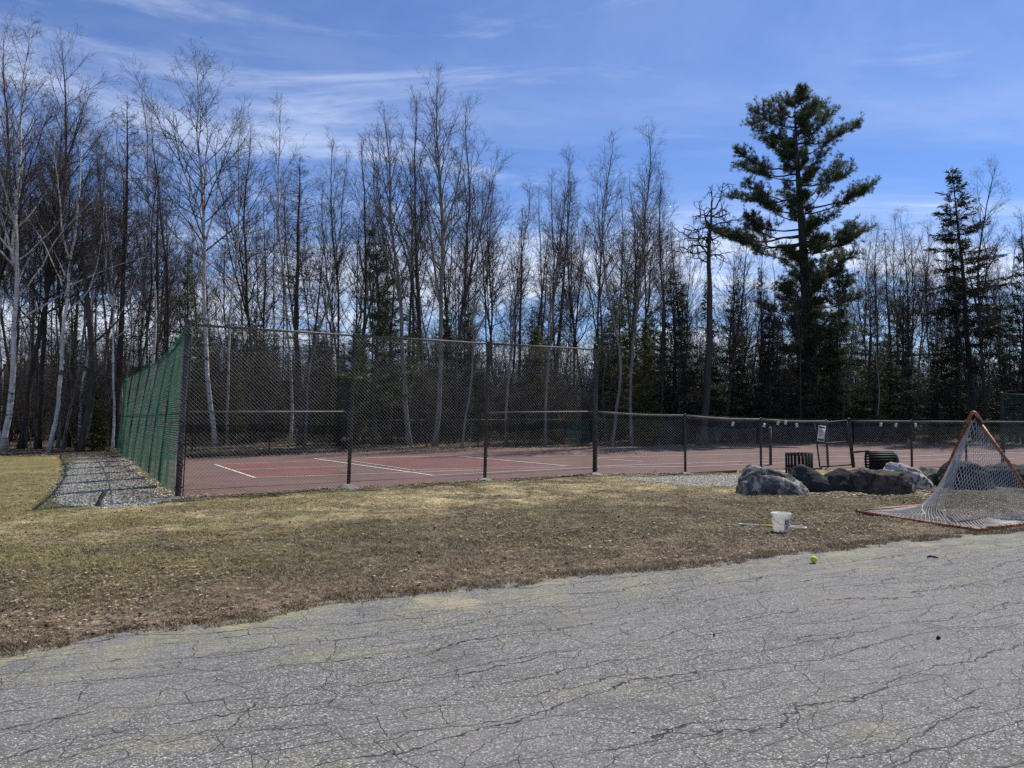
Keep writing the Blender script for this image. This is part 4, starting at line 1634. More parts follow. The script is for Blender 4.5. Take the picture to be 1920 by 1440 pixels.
# ------------------------------------------------------------------ lacrosse goal tipped on its face
goal = thing('lacrosse_goal', 'weathered orange lacrosse goal tipped on its face with torn white net', 'goal', (0, 0, 0))
gA, gB, gC, gD = G(1606, 965), G(1832, 998), Vector((7.22, 10.42, 0)), G(1747, 950)
apex = AT(1825, 775, 11.15)
pr = .024


def rounded(pts, rad, n=6):
    out = [pts[0]]
    for a, b, c in zip(pts[:-2], pts[1:-1], pts[2:]):
        u, w = (a - b), (c - b)
        k = min(rad, u.length * .45, w.length * .45)
        p, q = b + u.normalized() * k, b + w.normalized() * k
        for i in range(n + 1):
            t = i / n
            out.append(p * (1 - t) ** 2 + b * 2 * t * (1 - t) + q * t * t)
    out.append(pts[-1])
    return out


def up(v, z=.03):
    return Vector((v.x, v.y, z))


def pipe(name, pts, r=pr):
    mb = MB()
    mb.tube(pts, r, 10)
    return mb.build(name, M['orange'], goal, smooth=True)


legL = (up(gD) - apex)
legR = (up(gC) - apex)
# base triangle standing up: two legs joined by a bent apex
ap1, ap2 = apex + legL.normalized() * .16 + Vector((-.02, 0, .02)), apex + legR.normalized() * .16 + Vector((.02, 0, .02))
pipe('base_leg', rounded([up(gD), ap1, apex + Vector((0, 0, .05)), ap2, apex + legR * .12], .13, 7))
pipe('base_leg', [apex + legR * .07, apex + legR * .5 + Vector((.01, 0, .01)), up(gC)], pr * 1.05)
pipe('side_post', [up(gD), up(gA, .05), ])
pipe('crossbar', rounded([up(gD.lerp(gA, .9), .045), up(gA, .05), up(gA.lerp(gB, .5), .035), up(gB, .03), up(gB.lerp(gC, .12))], .06, 4))
pipe('side_post', [up(gB.lerp(gC, .1)), up(gC)])
mb = MB()
mb.tube([apex + legR * .055, apex + legR * .075, apex + legR * .12], [pr * 1.25, pr * 1.35, pr * 1.2], 10)
mb.build('clamp', M['post_dark'], goal, smooth=True)

# the net: ruled from the legs to the frame on the ground, hanging under its own weight
legs_path = [up(gD), apex + legL * .06, apex + legR * .06, up(gC)]
floor_path = [up(gD, .035), up(gA.lerp(gD, .12), .05), up(gA.lerp(gB, .18), .045), up(gB, .035), up(gC, .035)]


def along(path, keys, s):
    for i in range(len(keys) - 1):
        if s <= keys[i + 1]:
            t = (s - keys[i]) / (keys[i + 1] - keys[i])
            return path[i].lerp(path[i + 1], t)
    return path[-1]


LK = [0, .49, .51, 1]
FK = [0, .30, .38, .70, 1]


def net_pt(s, t):
    a = along(legs_path, LK, s)
    b = along(floor_path, FK, s)
    p = a.lerp(b, t)
    span = (b - a).length
    sagz = math.sin(math.pi * min(1, t)) ** 1.1
    drop = 0.30 * a.z * sagz
    p.z = a.z + (b.z - a.z) * t ** 0.85 - drop
    # blown inwards and billowing
    mid = (gC + gD) / 2
    inward = Vector((mid.x - p.x, mid.y - p.y, 0))
    p += inward * .16 * math.sin(math.pi * t)
    nz = mnoise.noise(Vector((s * 7, t * 3, 2.2)))
    p += Vector((.05 * nz, .04 * mnoise.noise(Vector((s * 6, t * 4, 9))), .035 * nz))
    if p.z < .022 + .012 * (1 + nz):
        p.z = .022 + .012 * (1 + nz)
    return p


NS, NT = 132, 46
P0, P1_ = [], []
grid = [[net_pt(i / NS, j / NT) for i in range(NS + 1)] for j in range(NT + 1)]
for j in range(NT):
    for i in range(NS + 1):
        for di in (-1, 1):
            if (i + j) % 2 == 0 and 0 <= i + di <= NS:
                P0.append(grid[j][i])
                P1_.append(grid[j + 1][i + di])
mb = MB()
mb.segs([tuple(p) for p in P0], [tuple(p) for p in P1_], .0036, .0036, 3)
mb.build('net', M['net'], goal, kind='stuff')
# edge cord hanging along the fold of the net
mb = MB()
mb.tube([net_pt(.38 + .07 * math.sin(k * .5), k / 20 * .92 + .04) for k in range(21)], .006, 5)
mb.build('edge_cord', M['net'], goal)
# lacing knots around the pipes
lace_m = MB()
for path, n in (([up(gD), ap1], 16), ([ap2, up(gC)], 16), ([up(gA), up(gB)], 22), ([up(gB), up(gC)], 12)):
    for k in range(n):
        p = path[0].lerp(path[1], (k + .5 + .3 * math.sin(k * 2.3)) / n)
        d = (path[1] - path[0]).normalized()
        tiltv = d.cross(Vector((0, 0, 1))) if abs(d.z) < .9 else Vector((1, 0, 0))
        m = MB()
        ring = []
        u = d.orthogonal().normalized()
        w = d.cross(u)
        for q in range(9):
            a = 2 * math.pi * q / 8
            ring.append(p + (u * math.cos(a) + w * math.sin(a)) * (pr + .003) + d * .012 * math.sin(a))
        m.tube(ring, .0045, 5, False)
        m.build('lacing', M['lace'], goal)

# ------------------------------------------------------------------ bucket, stick, ball, stone
BP = G(1470, 1002)
bz = 0.02
bk = thing('bucket', 'white plastic bucket standing on the brown grass', 'bucket', (BP.x, BP.y + .1, bz))
rb, rt_, hb = .098, .113, .232
mb = MB()
mb.lathe([(.001, .0), (rb - .004, .0), (rb, .006), (rb + (rt_ - rb) * .78, hb * .78), (rt_ + .004, hb * .785), (rt_ + .005, hb * .83), (rt_ - .001, hb * .835), (rt_ + .001, hb * .90),
          (rt_ + .007, hb * .905), (rt_ + .008, hb * .995), (rt_ + .004, hb), (rt_ - .003, hb), (rb - .006, .012), (.001, .012)], 40)
body = mb.build('body', M['bucket'], bk, smooth=True)
body.data.polygons.foreach_set('use_smooth', [True] * len(body.data.polygons))


def on_bucket(a, z, off=.0015):
    r = rb + (rt_ - rb) * z / hb + off
    return (r * math.sin(a), -r * math.cos(a), z)


def bucket_patch(name, a0, a1, z0, z1, mat, off, disc=False):
    mb = MB()
    V, Q = [], []
    if disc:
        am, zm = (a0 + a1) / 2, (z0 + z1) / 2
        V.append(on_bucket(am, zm, off))
        n = 24
        for k in range(n):
            th = 2 * math.pi * k / n
            V.append(on_bucket(am + (a1 - a0) / 2 * math.cos(th), zm + (z1 - z0) / 2 * math.sin(th), off))
        mb.add(V, tris=[(0, 1 + k, 1 + (k + 1) % n) for k in range(n)])
    else:
        n = 10
        for k in range(n + 1):
            a = a0 + (a1 - a0) * k / n
            V += [on_bucket(a, z0, off), on_bucket(a, z1, off)]
        mb.add(V, quads=[(2 * k, 2 * k + 2, 2 * k + 3, 2 * k + 1) for k in range(n)])
    return mb.build(name, mat, bk, smooth=True)


bucket_patch('label', .05, .85, .035, .165, M['bucket_label'], .0015)
bucket_patch('emblem', .10, .62, .100, .152, M['print_dark'], .0025, True)
bucket_patch('emblem_mark', .22, .50, .114, .138, M['bucket_label'], .0035, True)
bucket_patch('label_print', .22, .50, .064, .076, M['print_dark'], .0025)
bucket_patch('label_print', .25, .46, .044, .054, M['print_dark'], .0025)
mb = MB()
hp = []
for k in range(15):
    t = k / 14
    th = math.pi * t
    hp.append((rt_ * 1.06 * math.cos(th), -.118 * math.sin(th) - .02, hb * .86 - .10 * math.sin(th)))
mb.tube(hp, .0022, 6)
mb.build('wire_handle', M['galv'], bk, smooth=True)
for s in (-1, 1):
    mb = MB()
    mb.box((s * (rt_ + .006), -.01, hb * .86), (.014, .03, .03))
    mb.build('handle_lug', M['bucket'], bk)

SA, SB = G(1384, 988), G(1512, 996)
sd = SB - SA
stick = thing('lacrosse_stick', 'lacrosse stick with yellow grip lying behind the bucket', 'stick', (SA.x, SA.y, .035), math.atan2(sd.y, sd.x))
SLn = sd.length


def rod(name, x0, x1, r, mat, z=0.0):
    mb = MB()
    mb.tube([(x0, 0, z), ((x0 + x1) / 2, 0, z + .002), (x1, 0, z)], r, 8)
    return mb.build(name, mat, stick, smooth=True)


rod('butt', 0, .05, .015, M['white_plastic'])
rod('shaft', .05, SLn - .3, .0125, M['white_plastic'])
rod('grip_tape', .26, .48, .0145, M['yellow'])
mb = MB()
L0, L1 = SLn - .3, SLn
loop = [(L0, .0, 0), (L0 + .05, .03, 0), (L0 + .15, .055, .01), (L1 - .06, .08, .01), (L1 - .01, .05, .008), (L1, 0, .008), (L1 - .01, -.05, .008), (L1 - .06, -.08, .01), (L0 + .15, -.055, .01), (L0 + .05, -.03, 0), (L0, 0, 0)]
mb.tube(loop, .009, 6)
mb.build('head_frame', M['white_plastic'], stick, smooth=True)
pk = MB()
a0, a1 = [], []
for k in range(1, 9):
    x = L0 + .04 + .23 * k / 9
    w_ = .03 + .045 * k / 9
    a0 += [(x, -w_, .008), (x, 0, -.018)]
    a1 += [(x, 0, -.018), (x, w_, .008)]
for yy in (-.04, -.015, .015, .04):
    a0.append((L0 + .08, yy, -.01))
    a1.append((L1 - .02, yy, .0))
pk.segs(a0, a1, .0028, .0028, 4)
pk.build('pocket', M['net'], stick)
mb = MB()
mb.tube([(.49, .02, .01), (.52, .04, .03), (.55, .03, .045), (.56, -.01, .03), (.53, -.03, .01)], [.012, .02, .018, .016, .008], 7)
mb.build('tape_tail', M['palebits'], stick, smooth=True)

bm = bmesh.new()
bmesh.ops.create_uvsphere(bm, u_segments=28, v_segments=18, radius=.0335)
me = bpy.data.meshes.new('felt')
bm.to_mesh(me)
bm.free()
for p in me.polygons:
    p.use_smooth = True
me.materials.append(M['ball'])
BL = G(1526, 1056)
ball = thing('tennis_ball', 'yellow green tennis ball on the asphalt', 'ball', (BL.x, BL.y, .037))
inst('felt', me, ball)
mb = MB()
sp = []
for k in range(65):
    t = 2 * math.pi * k / 64
    a_, b_ = .75, .25
    v = Vector((a_ * math.cos(t) + b_ * math.cos(3 * t), a_ * math.sin(t) - b_ * math.sin(3 * t), 2 * math.sqrt(a_ * b_) * math.sin(2 * t))).normalized()
    sp.append(v * .0333)
mb.tube(sp, .0012, 4, False)
seam = mb.build('seam', M['white_plastic'], ball)
ball.rotation_euler = (.6, .5, .3)


def pebble(label, px, py, r, seed, mat='rock_a'):
    bm = bmesh.new()
    bmesh.ops.create_icosphere(bm, subdivisions=3, radius=1)
    for v in bm.verts:
        k = 1 + .18 * mnoise.noise(v.co * 1.7 + Vector((seed, seed, 0)))
        v.co = Vector((v.co.x * r * k, v.co.y * r * .8 * k, v.co.z * r * .62 * k))
    me = bpy.data.meshes.new('stone')
    bm.to_mesh(me)
    bm.free()
    for p in me.polygons:
        p.use_smooth = True
    me.materials.append(M[mat])
    o = bpy.data.objects.new('stone', me)
    COL.objects.link(o)
    g = G(px, py)
    o.location = (g.x, g.y, max(0.0, float(ground_z(g.x, g.y))) + r * .4)
    tag(o, label, 'stone')


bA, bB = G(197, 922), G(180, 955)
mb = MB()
mb.box((bA + bB) / 2 + Vector((0, 0, .018)), ((bB - bA).length * .8, .07, .022), Matrix.Rotation(math.atan2(bB.y - bA.y, bB.x - bA.x), 3, 'Z'))  # thin dark strip lying flat on the gravel path
tag(mb.build('flat_piece', M['slab']), 'narrow dark strip lying on the gravel path', 'flat_piece')
pebble('small pale stone on the grass right of the bucket', 1549, 984, .028, 3)
pebble('small pale stone on the grass inside the goal', 1888, 942, .03, 5)
mb = MB()
tw = G(1748, 1047)
mb.tube([tw + Vector((-.05, 0, .012)), tw + Vector((-.02, .02, .02)), tw + Vector((.03, .0, .015)), tw + Vector((.05, -.03, .012))], [.006, .011, .01, .004], 6)
mb.tube([tw + Vector((-.01, .02, .02)), tw + Vector((.01, .05, .03))], [.006, .003], 5)
tag(mb.build('broken_twig', M['bark_dark'], smooth=True), 'short dark twig on the asphalt near the goal', 'twig')


def rebase(o, p):
    p = Vector((p.x, p.y, 0))
    o.location = p
    for c in o.children:
        c.location = Vector(c.location) - p


for o, p in ((tall, P2), (side, P1.lerp(LF, .5)), (low, LOW[1]), (low2, LOW2[2]), (gate, GR), (far1, FARL[1]), (far2, FARM[2]), (far3, FARR[2]), (far4, FART[2]), (endf, EA), (goal, (gA + gC) / 2)):
    rebase(o, p)


# ------------------------------------------------------------------ trees
def rvec(rng):
    return Vector((rng.gauss(0, 1), rng.gauss(0, 1), rng.gauss(0, 1)))


def grow(S, p, d, L, r, n, up_, curl, rng, tip=0.25):
    """append n segments to S, return the nodes (pos, dir, radius)"""
    st = L / n
    nodes = [(p, d, r)]
    for i in range(n):
        d = (d + rvec(rng) * curl + Vector((0, 0, up_))).normalized()
        q = p + d * st
        r2 = r * (1 - (1 - tip) * (i + 1) / n) if n > 1 else r * tip
        r2 = max(r2, .0022)
        S.append((p, q, nodes[-1][2], r2))
        p = q
        nodes.append((p, d, r2))
    return nodes


def at_nodes(nodes, t):
    k = t * (len(nodes) - 1)
    i = min(int(k), len(nodes) - 2)
    f = k - i
    a, b = nodes[i], nodes[i + 1]
    return a[0].lerp(b[0], f), (a[1] * (1 - f) + b[1] * f).normalized(), a[2] * (1 - f) + b[2] * f


def side_dir(d, ang, rng):
    o = d.orthogonal().normalized()
    o = Matrix.Rotation(rng.uniform(0, 6.283), 3, d) @ o
    return (d * math.cos(ang) + o * math.sin(ang)).normalized()


def seg_mesh(name, S, mat, sides=3):
    mb = MB()
    A = np.array([tuple(s[0]) for s in S])
    B = np.array([tuple(s[1]) for s in S])
    r0 = np.array([s[2] for s in S])
    r1 = np.array([s[3] for s in S])
    thick = r0 > .02
    if thick.any():
        mb.segs(A[thick], B[thick], r0[thick], r1[thick], 6)
    if (~thick).any():
        mb.segs(A[~thick], B[~thick], r0[~thick], r1[~thick], sides)
    return mb.mesh(name, mat, smooth=False)


def trunk_nodes(rng, H, r0, wob, n=22, pw=.75):
    nodes = []
    x = y = 0.0
    vx = vy = 0.0
    for i in range(n + 1):
        t = i / n
        nodes.append((Vector((x, y, H * t)), Vector((0, 0, 1)), r0 * (1 - t) ** pw + .006 + r0 * .55 * max(0, .04 - t) / .04))
        vx = vx * .75 + rng.gauss(0, wob)
        vy = vy * .75 + rng.gauss(0, wob)
        x += vx
        y += vy
    # bring the top back over the base
    for i, (p, d, r) in enumerate(nodes):
        t = i / n
        nodes[i] = (p - Vector((x * t, y * t, 0)), d, r)
    return nodes


def trunk_mesh(name, paths, mat):
    mb = MB()
    for nodes in paths:
        mb.tube([p for p, d, r in nodes], [r for p, d, r in nodes], 9)
    return mb.mesh(name, mat, smooth=True)


def bare_tree(seed, H=15, r0=.12, cs=.36, nb=30, a0=22, a1=48, bl=.26, wob=.035, bark='bark_grey', twig='twig', droop=0.0, forks=1, dens=1.0, limbs_in_trunk=True):
    rng = random.Random(seed)
    tn = trunk_nodes(rng, H, r0, wob)
    paths = [tn]
    S = []
    starts = []
    for b in range(nb):
        t = cs + (.985 - cs) * ((b + rng.random()) / nb) ** 0.9
        u = (t - cs) / (1 - cs)
        L = H * bl * ((1 - u) ** .75 * .9 + .12) * rng.uniform(.6, 1.2)
        ang = R(a1 + (a0 - a1) * u + rng.uniform(-8, 8))
        starts.append((t, b * 2.4 + rng.uniform(-.5, .5), ang, L, .0))
    for b in range(forks):
        t = rng.uniform(cs * .8, cs + .2)
        starts.append((t, rng.uniform(0, 6.28), R(rng.uniform(12, 22)), H * (1 - t) * rng.uniform(.55, .8), .6))
    for b in range(int(6 * dens)):
        t = rng.uniform(.12, cs)
        starts.append((t, rng.uniform(0, 6.28), R(rng.uniform(60, 95)), rng.uniform(.4, 1.3), -.1))
    for t, az, ang, L, big in starts:
        p, d, tr = at_nodes(tn, t)
        dirn = Vector((math.cos(az) * math.sin(ang), math.sin(az) * math.sin(ang), math.cos(ang)))
        r = min(tr * (.75 if big > 0 else .5), .009 + L * .0115)
        if big < 0:
            r = min(r, .014)
        SS = []
        n = max(3, min(10, int(L * 2.2)))
        nodes = grow(SS, p, dirn, L, r, n, (.05 if big == 0 else .10) if big >= 0 else -.02, .085, rng, .22)
        if r > .026 and limbs_in_trunk:
            paths.append(nodes)
        else:
            S += SS
        k2 = int((4 + L * 3.6) * dens)
        for _ in range(k2):
            t2 = rng.uniform(.16, 1.0)
            p2, d2, r2 = at_nodes(nodes, t2)
            L2 = (.22 + L * .30) * (1.15 - t2 * .65) * rng.uniform(.55, 1.15)
            n2 = grow(S, p2, side_dir(d2, R(rng.uniform(24, 52)), rng), L2, min(r2 * .7, .005 + L2 * .0055), max(2, int(L2 * 3.5)), .06 - droop, .11, rng, .4)
            k3 = int(2 + L2 * 6.0)
            for _ in range(k3):
                t3 = rng.uniform(.2, 1.0)
                p3, d3, r3 = at_nodes(n2, t3)
                L3 = rng.uniform(.16, .5) * (1.2 - .5 * t3)
                n3 = grow(S, p3, side_dir(d3, R(rng.uniform(20, 50)), rng), L3, min(r3 * .8, .0052), 2, .03 - droop * 1.5, .12, rng, .55)
                if rng.random() < .65:
                    p4, d4, r4 = at_nodes(n3, rng.uniform(.3, .9))
                    grow(S, p4, side_dir(d4, R(rng.uniform(20, 50)), rng), rng.uniform(.1, .28), .0036, 1, .02 - droop, .1, rng, .6)
    return H, trunk_mesh('trunk', paths, M[bark]), seg_mesh('crown', S, M[twig])


def larch(seed, H=14, r0=.13, bark='bark_dark', twig='twig', w=.13, start=.25, cones=False):
    rng = random.Random(seed)
    tn = trunk_nodes(rng, H, r0, .012, pw=.9)
    S = []
    z = start
    while z < .985:
        for k in range(rng.choice((2, 3, 3, 4))):
            p, d, tr = at_nodes(tn, min(.995, z + rng.uniform(-.008, .008)))
            az = rng.uniform(0, 6.283)
            u = (z - start) / (1 - start)
            L = H * w * ((1 - u) ** .6 * .95 + .08) * rng.uniform(.5, 1.15) * (.6 + .4 * min(1, u * 5))
            el = R(-4 + 26 * u + rng.uniform(-12, 12))
            dirn = Vector((math.cos(az) * math.cos(el), math.sin(az) * math.cos(el), math.sin(el)))
            nodes = grow(S, p, dirn, L, min(tr * .4, .007 + L * .007), 5, .05, .06, rng, .3)
            for _ in range(int(6 + L * 13)):
                p2, d2, r2 = at_nodes(nodes, rng.uniform(.15, 1))
                L2 = rng.uniform(.12, .42) * (.5 + L * .3)
                n2 = grow(S, p2, side_dir(d2, R(rng.uniform(40, 75)), rng), L2, .0048, 2, -.03, .12, rng, .5)
                if rng.random() < .6:
                    p3, d3, _r = at_nodes(n2, rng.uniform(.3, 1))
                    grow(S, p3, side_dir(d3, R(50), rng), rng.uniform(.06, .2), .0036, 1, 0, .1, rng, .6)
        z += rng.uniform(.009, .017)
    return H, trunk_mesh('trunk', [tn], M[bark]), seg_mesh('crown', S, M[twig])


def blades(mb, pts, dirs, L, w, rng):
    """thin kite faces, one per point, along dirs with a random roll"""
    n = len(pts)
    pts = np.asarray(pts)
    dirs = np.asarray(dirs)
    dirs /= np.maximum(np.linalg.norm(dirs, axis=1, keepdims=True), 1e-6)
    rnd = rng.normal(size=(n, 3))
    s = np.cross(dirs, rnd)
    s /= np.maximum(np.linalg.norm(s, axis=1, keepdims=True), 1e-6)
    L = np.broadcast_to(L, (n,))[:, None]
    w = np.broadcast_to(w, (n,))[:, None]
    A = pts
    B = pts + dirs * L * .45 + s * w
    C = pts + dirs * L
    D = pts + dirs * L * .45 - s * w
    V = np.stack([A, B, C, D], 1).reshape(-1, 3)
    mb.add(V, quads=np.arange(4 * n).reshape(-1, 4))


def conifer(seed, H=9, r0=.11, width=.17, start=.08, mat='spruce', bark='bark_dark', step=.026, fl=(.10, .26), fw=.016, dens=26, droop=-14, gaps=0.1, top_el=35, per=(4, 5, 6)):
    rng = random.Random(seed)
    nr = np.random.default_rng(seed)
    tn = trunk_nodes(rng, H, r0, .008, pw=.9)
    S, pts, dirs = [], [], []
    z = start
    while z < .99:
        u = (z - start) / (1 - start)
        for k in range(rng.choice(per)):
            if rng.random() < gaps:
                continue
            p, d, tr = at_nodes(tn, min(.998, z + rng.uniform(-.012, .012)))
            az = rng.uniform(0, 6.283)
            L = H * width * ((1 - u) ** .85 + .05) * rng.uniform(.6, 1.18)
            el = R(droop + (top_el - droop) * u ** 1.4 + rng.uniform(-9, 9))
            dirn = Vector((math.cos(az) * math.cos(el), math.sin(az) * math.cos(el), math.sin(el)))
            nodes = grow(S, p, dirn, L, min(tr * .4, .006 + L * .007), 4, .03, .04, rng, .3)
            for _ in range(int(dens * (.15 + L))):
                t2 = rng.uniform(.12, 1.0)
                p2, d2, _r = at_nodes(nodes, t2)
                lat = side_dir(d2, R(rng.uniform(25, 65)), rng)
                lat.z = lat.z * .35 - .12
                lat.normalize()
                L2 = (.12 + L * .22) * (1.2 - t2 * .8) * rng.uniform(.4, 1)
                m = max(2, int(L2 / .055))
                for q in range(m):
                    c = p2 + lat * (L2 * (q + .2) / m)
                    pts.append(tuple(c))
                    dd = lat * 1.0 + rvec(rng) * .42
                    dirs.append(tuple(dd))
        z += step * rng.uniform(.7, 1.3)
    mb = MB()
    n = len(pts)
    A = np.array([tuple(s[0]) for s in S])
    blades(mb, pts, dirs, nr.uniform(*fl, n), fw * nr.uniform(.7, 1.3, n), nr)
    crown = mb.mesh('crown', M[mat])
    return H, trunk_mesh('trunk', [tn], M[bark]), crown, seg_mesh('branches', S, M['twig'])


def tree_obj(name, label, group, var, base, top, spin, rng, widen=1.0, cat='tree'):
    """stand a variant on `base` with its tip at `top`"""
    H = var[0]
    ax = top - base
    s = ax.length / H
    t = thing(name, label, cat, base, 0, group)
    q = Vector((0, 0, 1)).rotation_difference(ax.normalized())
    t.rotation_mode = 'QUATERNION'
    t.rotation_quaternion = q @ Matrix.Rotation(spin, 3, 'Z').to_quaternion()
    t.scale = (s * widen, s * widen, s)
    inst('trunk', var[1], t)
    c = inst('crown', var[2], t)
    if len(var) > 3:
        tag(inst('branches', var[3], c), kind='stuff')
    return t


BIRCH = [bare_tree(101, 15, .085, .30, 30, 18, 46, .27, .03, 'birch', 'twig_red', .055, 2, 1.0),
         bare_tree(102, 15, .075, .36, 28, 18, 48, .25, .035, 'birch', 'twig_red', .05, 1, 1.0),
         bare_tree(103, 15, .075, .40, 28, 24, 56, .33, .03, 'birch', 'twig', .02, 3, .95),
         bare_tree(104, 15, .055, .45, 20, 15, 35, .20, .03, 'birch', 'twig_red', .02, 0, .9)]
PALE = [bare_tree(111, 15, .11, .42, 28, 18, 46, .25, .03, 'bark_grey', 'twig', 0, 2),
        bare_tree(112, 15, .105, .45, 26, 14, 36, .24, .03, 'bark_grey', 'twig', 0, 3),
        bare_tree(113, 15, .062, .45, 22, 15, 38, .22, .045, 'bark_grey', 'twig', 0, 1),
        bare_tree(114, 15, .075, .40, 24, 16, 34, .22, .035, 'bark_grey', 'twig', 0, 2)]
DARK = [bare_tree(121, 15, .088, .40, 26, 15, 36, .24, .03, 'bark_dark', 'twig', 0, 2),
        bare_tree(122, 15, .075, .38, 28, 18, 52, .25, .035, 'bark_dark', 'twig_red', 0, 3),
        bare_tree(123, 15, .068, .45, 22, 15, 36, .21, .03, 'bark_dark', 'twig', 0, 1),
        bare_tree(124, 15, .09, .32, 28, 26, 62, .30, .035, 'bark_dark', 'twig', 0, 2),
        bare_tree(125, 15, .06, .5, 18, 14, 32, .18, .03, 'bark_dark', 'twig_red', 0, 0, .9)]
DARK.append(bare_tree(126, 15, .07, .28, 26, 30, 75, .20, .06, 'bark_dark', 'twig', .03, 1))
DARK.append(bare_tree(127, 15, .05, .35, 20, 20, 50, .16, .05, 'bark_dark', 'twig_red', .02, 1, .8))
LARCH = [larch(131), larch(132, w=.15, start=.2), larch(133, w=.10, start=.3, twig='twig_red')]
SPRUCE = [conifer(141), conifer(142, width=.20, gaps=.2, mat='pine'), conifer(143, width=.145, step=.03)]
CEDAR = [conifer(151, 6, .08, .20, .05, 'cedar', fl=(.10, .24), dens=24, droop=5, top_el=55), conifer(152, 6, .08, .17, .12, 'cedar', fl=(.1, .22), dens=20, droop=0, top_el=50, gaps=.2)]
BIGSPRUCE = conifer(161, 14, .15, .17, .30, 'spruce', 'bark_dark', .022, (.10, .26), .020, 34, -16, .14, 40, (4, 5, 6))


def broken_tree(seed):
    """trunk snapped off partway with a few stubs"""
    rng = random.Random(seed)
    H = 7
    tn = [(Vector((.25 * math.sin(i * .35), .1 * math.sin(i * .5), H * i / 12)), Vector((0, 0, 1)), .14 * (1 - i / 12 * .45) if i < 12 else .03) for i in range(13)]
    S = []
    paths = [tn]
    for t, az, L in ((.55, .3, 2.4), (.72, 3.0, .9), (.85, 1.2, 1.2), (.4, 4.0, .7)):
        p, d, r = at_nodes(tn, t)
        SS = []
        nodes = grow(SS, p, Vector((math.cos(az) * .75, math.sin(az) * .75, .6)).normalized(), L, .05, 5, .05, .08, rng, .25)
        paths.append(nodes)
        for _ in range(7):
            p2, d2, r2 = at_nodes(nodes, rng.uniform(.3, 1))
            grow(S, p2, side_dir(d2, R(45), rng), rng.uniform(.3, .8), .008, 3, 0, .12, rng)
    return H, trunk_mesh('trunk', paths, M['bark_dark']), seg_mesh('crown', S, M['twig'])


def snag_tree(seed):
    """dead tree, bare pole below and a head of crooked hooked boughs"""
    rng = random.Random(seed)
    H = 12.0
    tn = trunk_nodes(rng, H, .20, .02, pw=.55)
    tn[-1] = (tn[-1][0], tn[-1][1], .03)
    S, paths = [], [tn]
    for b in range(20):
        t = rng.uniform(.74, .97)
        p, d, r = at_nodes(tn, t)
        az = rng.choice((rng.uniform(2.3, 4.0), rng.uniform(2.3, 4.0), rng.uniform(-.8, .8), rng.uniform(0, 6.28)))
        L = rng.uniform(1.0, 2.5) * (1.0 if math.cos(az) < 0 else .65)
        el = rng.uniform(-.1, 1.1)
        SS = []
        nodes = grow(SS, p, Vector((math.cos(az) * math.cos(el), math.sin(az) * math.cos(el), math.sin(el))), L, .042, 10, -.03, .27, rng, .3)
        paths.append(nodes)
        for _ in range(6):
            p2, d2, r2 = at_nodes(nodes, rng.uniform(.25, 1))
            n2 = grow(S, p2, side_dir(d2, R(rng.uniform(40, 80)), rng), rng.uniform(.4, 1.1), .022, 7, -.05, .32, rng, .35)
            for _k in range(2):
                p3, d3, _r = at_nodes(n2, rng.uniform(.2, .9))
                grow(S, p3, side_dir(d3, R(60), rng), rng.uniform(.15, .5), .012, 4, 0, .3, rng, .4)
    for b in range(9):
        t = rng.uniform(.3, .72)
        p, d, r = at_nodes(tn, t)
        az = rng.uniform(0, 6.28)
        grow(S, p, Vector((math.cos(az), math.sin(az), .1)).normalized(), rng.uniform(.3, 1.1), .016, 4, -.03, .15, rng)
    return H, trunk_mesh('trunk', paths, M['bark_dark']), seg_mesh('crown', S, M['bark_dark'], 4)


def stand(kind, label, bx, d, tx, ty, var, spin=None, group=None, name='bare_tree', widen=1.0):
    rng = random.Random(int(bx * 13 + ty))
    base = AT(bx, 770, d)
    base.z = float(ground_z(base.x, base.y)) - .05
    top = AT(tx, ty, d)
    return tree_obj(name, label, group, var, base, top, rng.uniform(0, 6.28) if spin is None else spin, rng, widen)


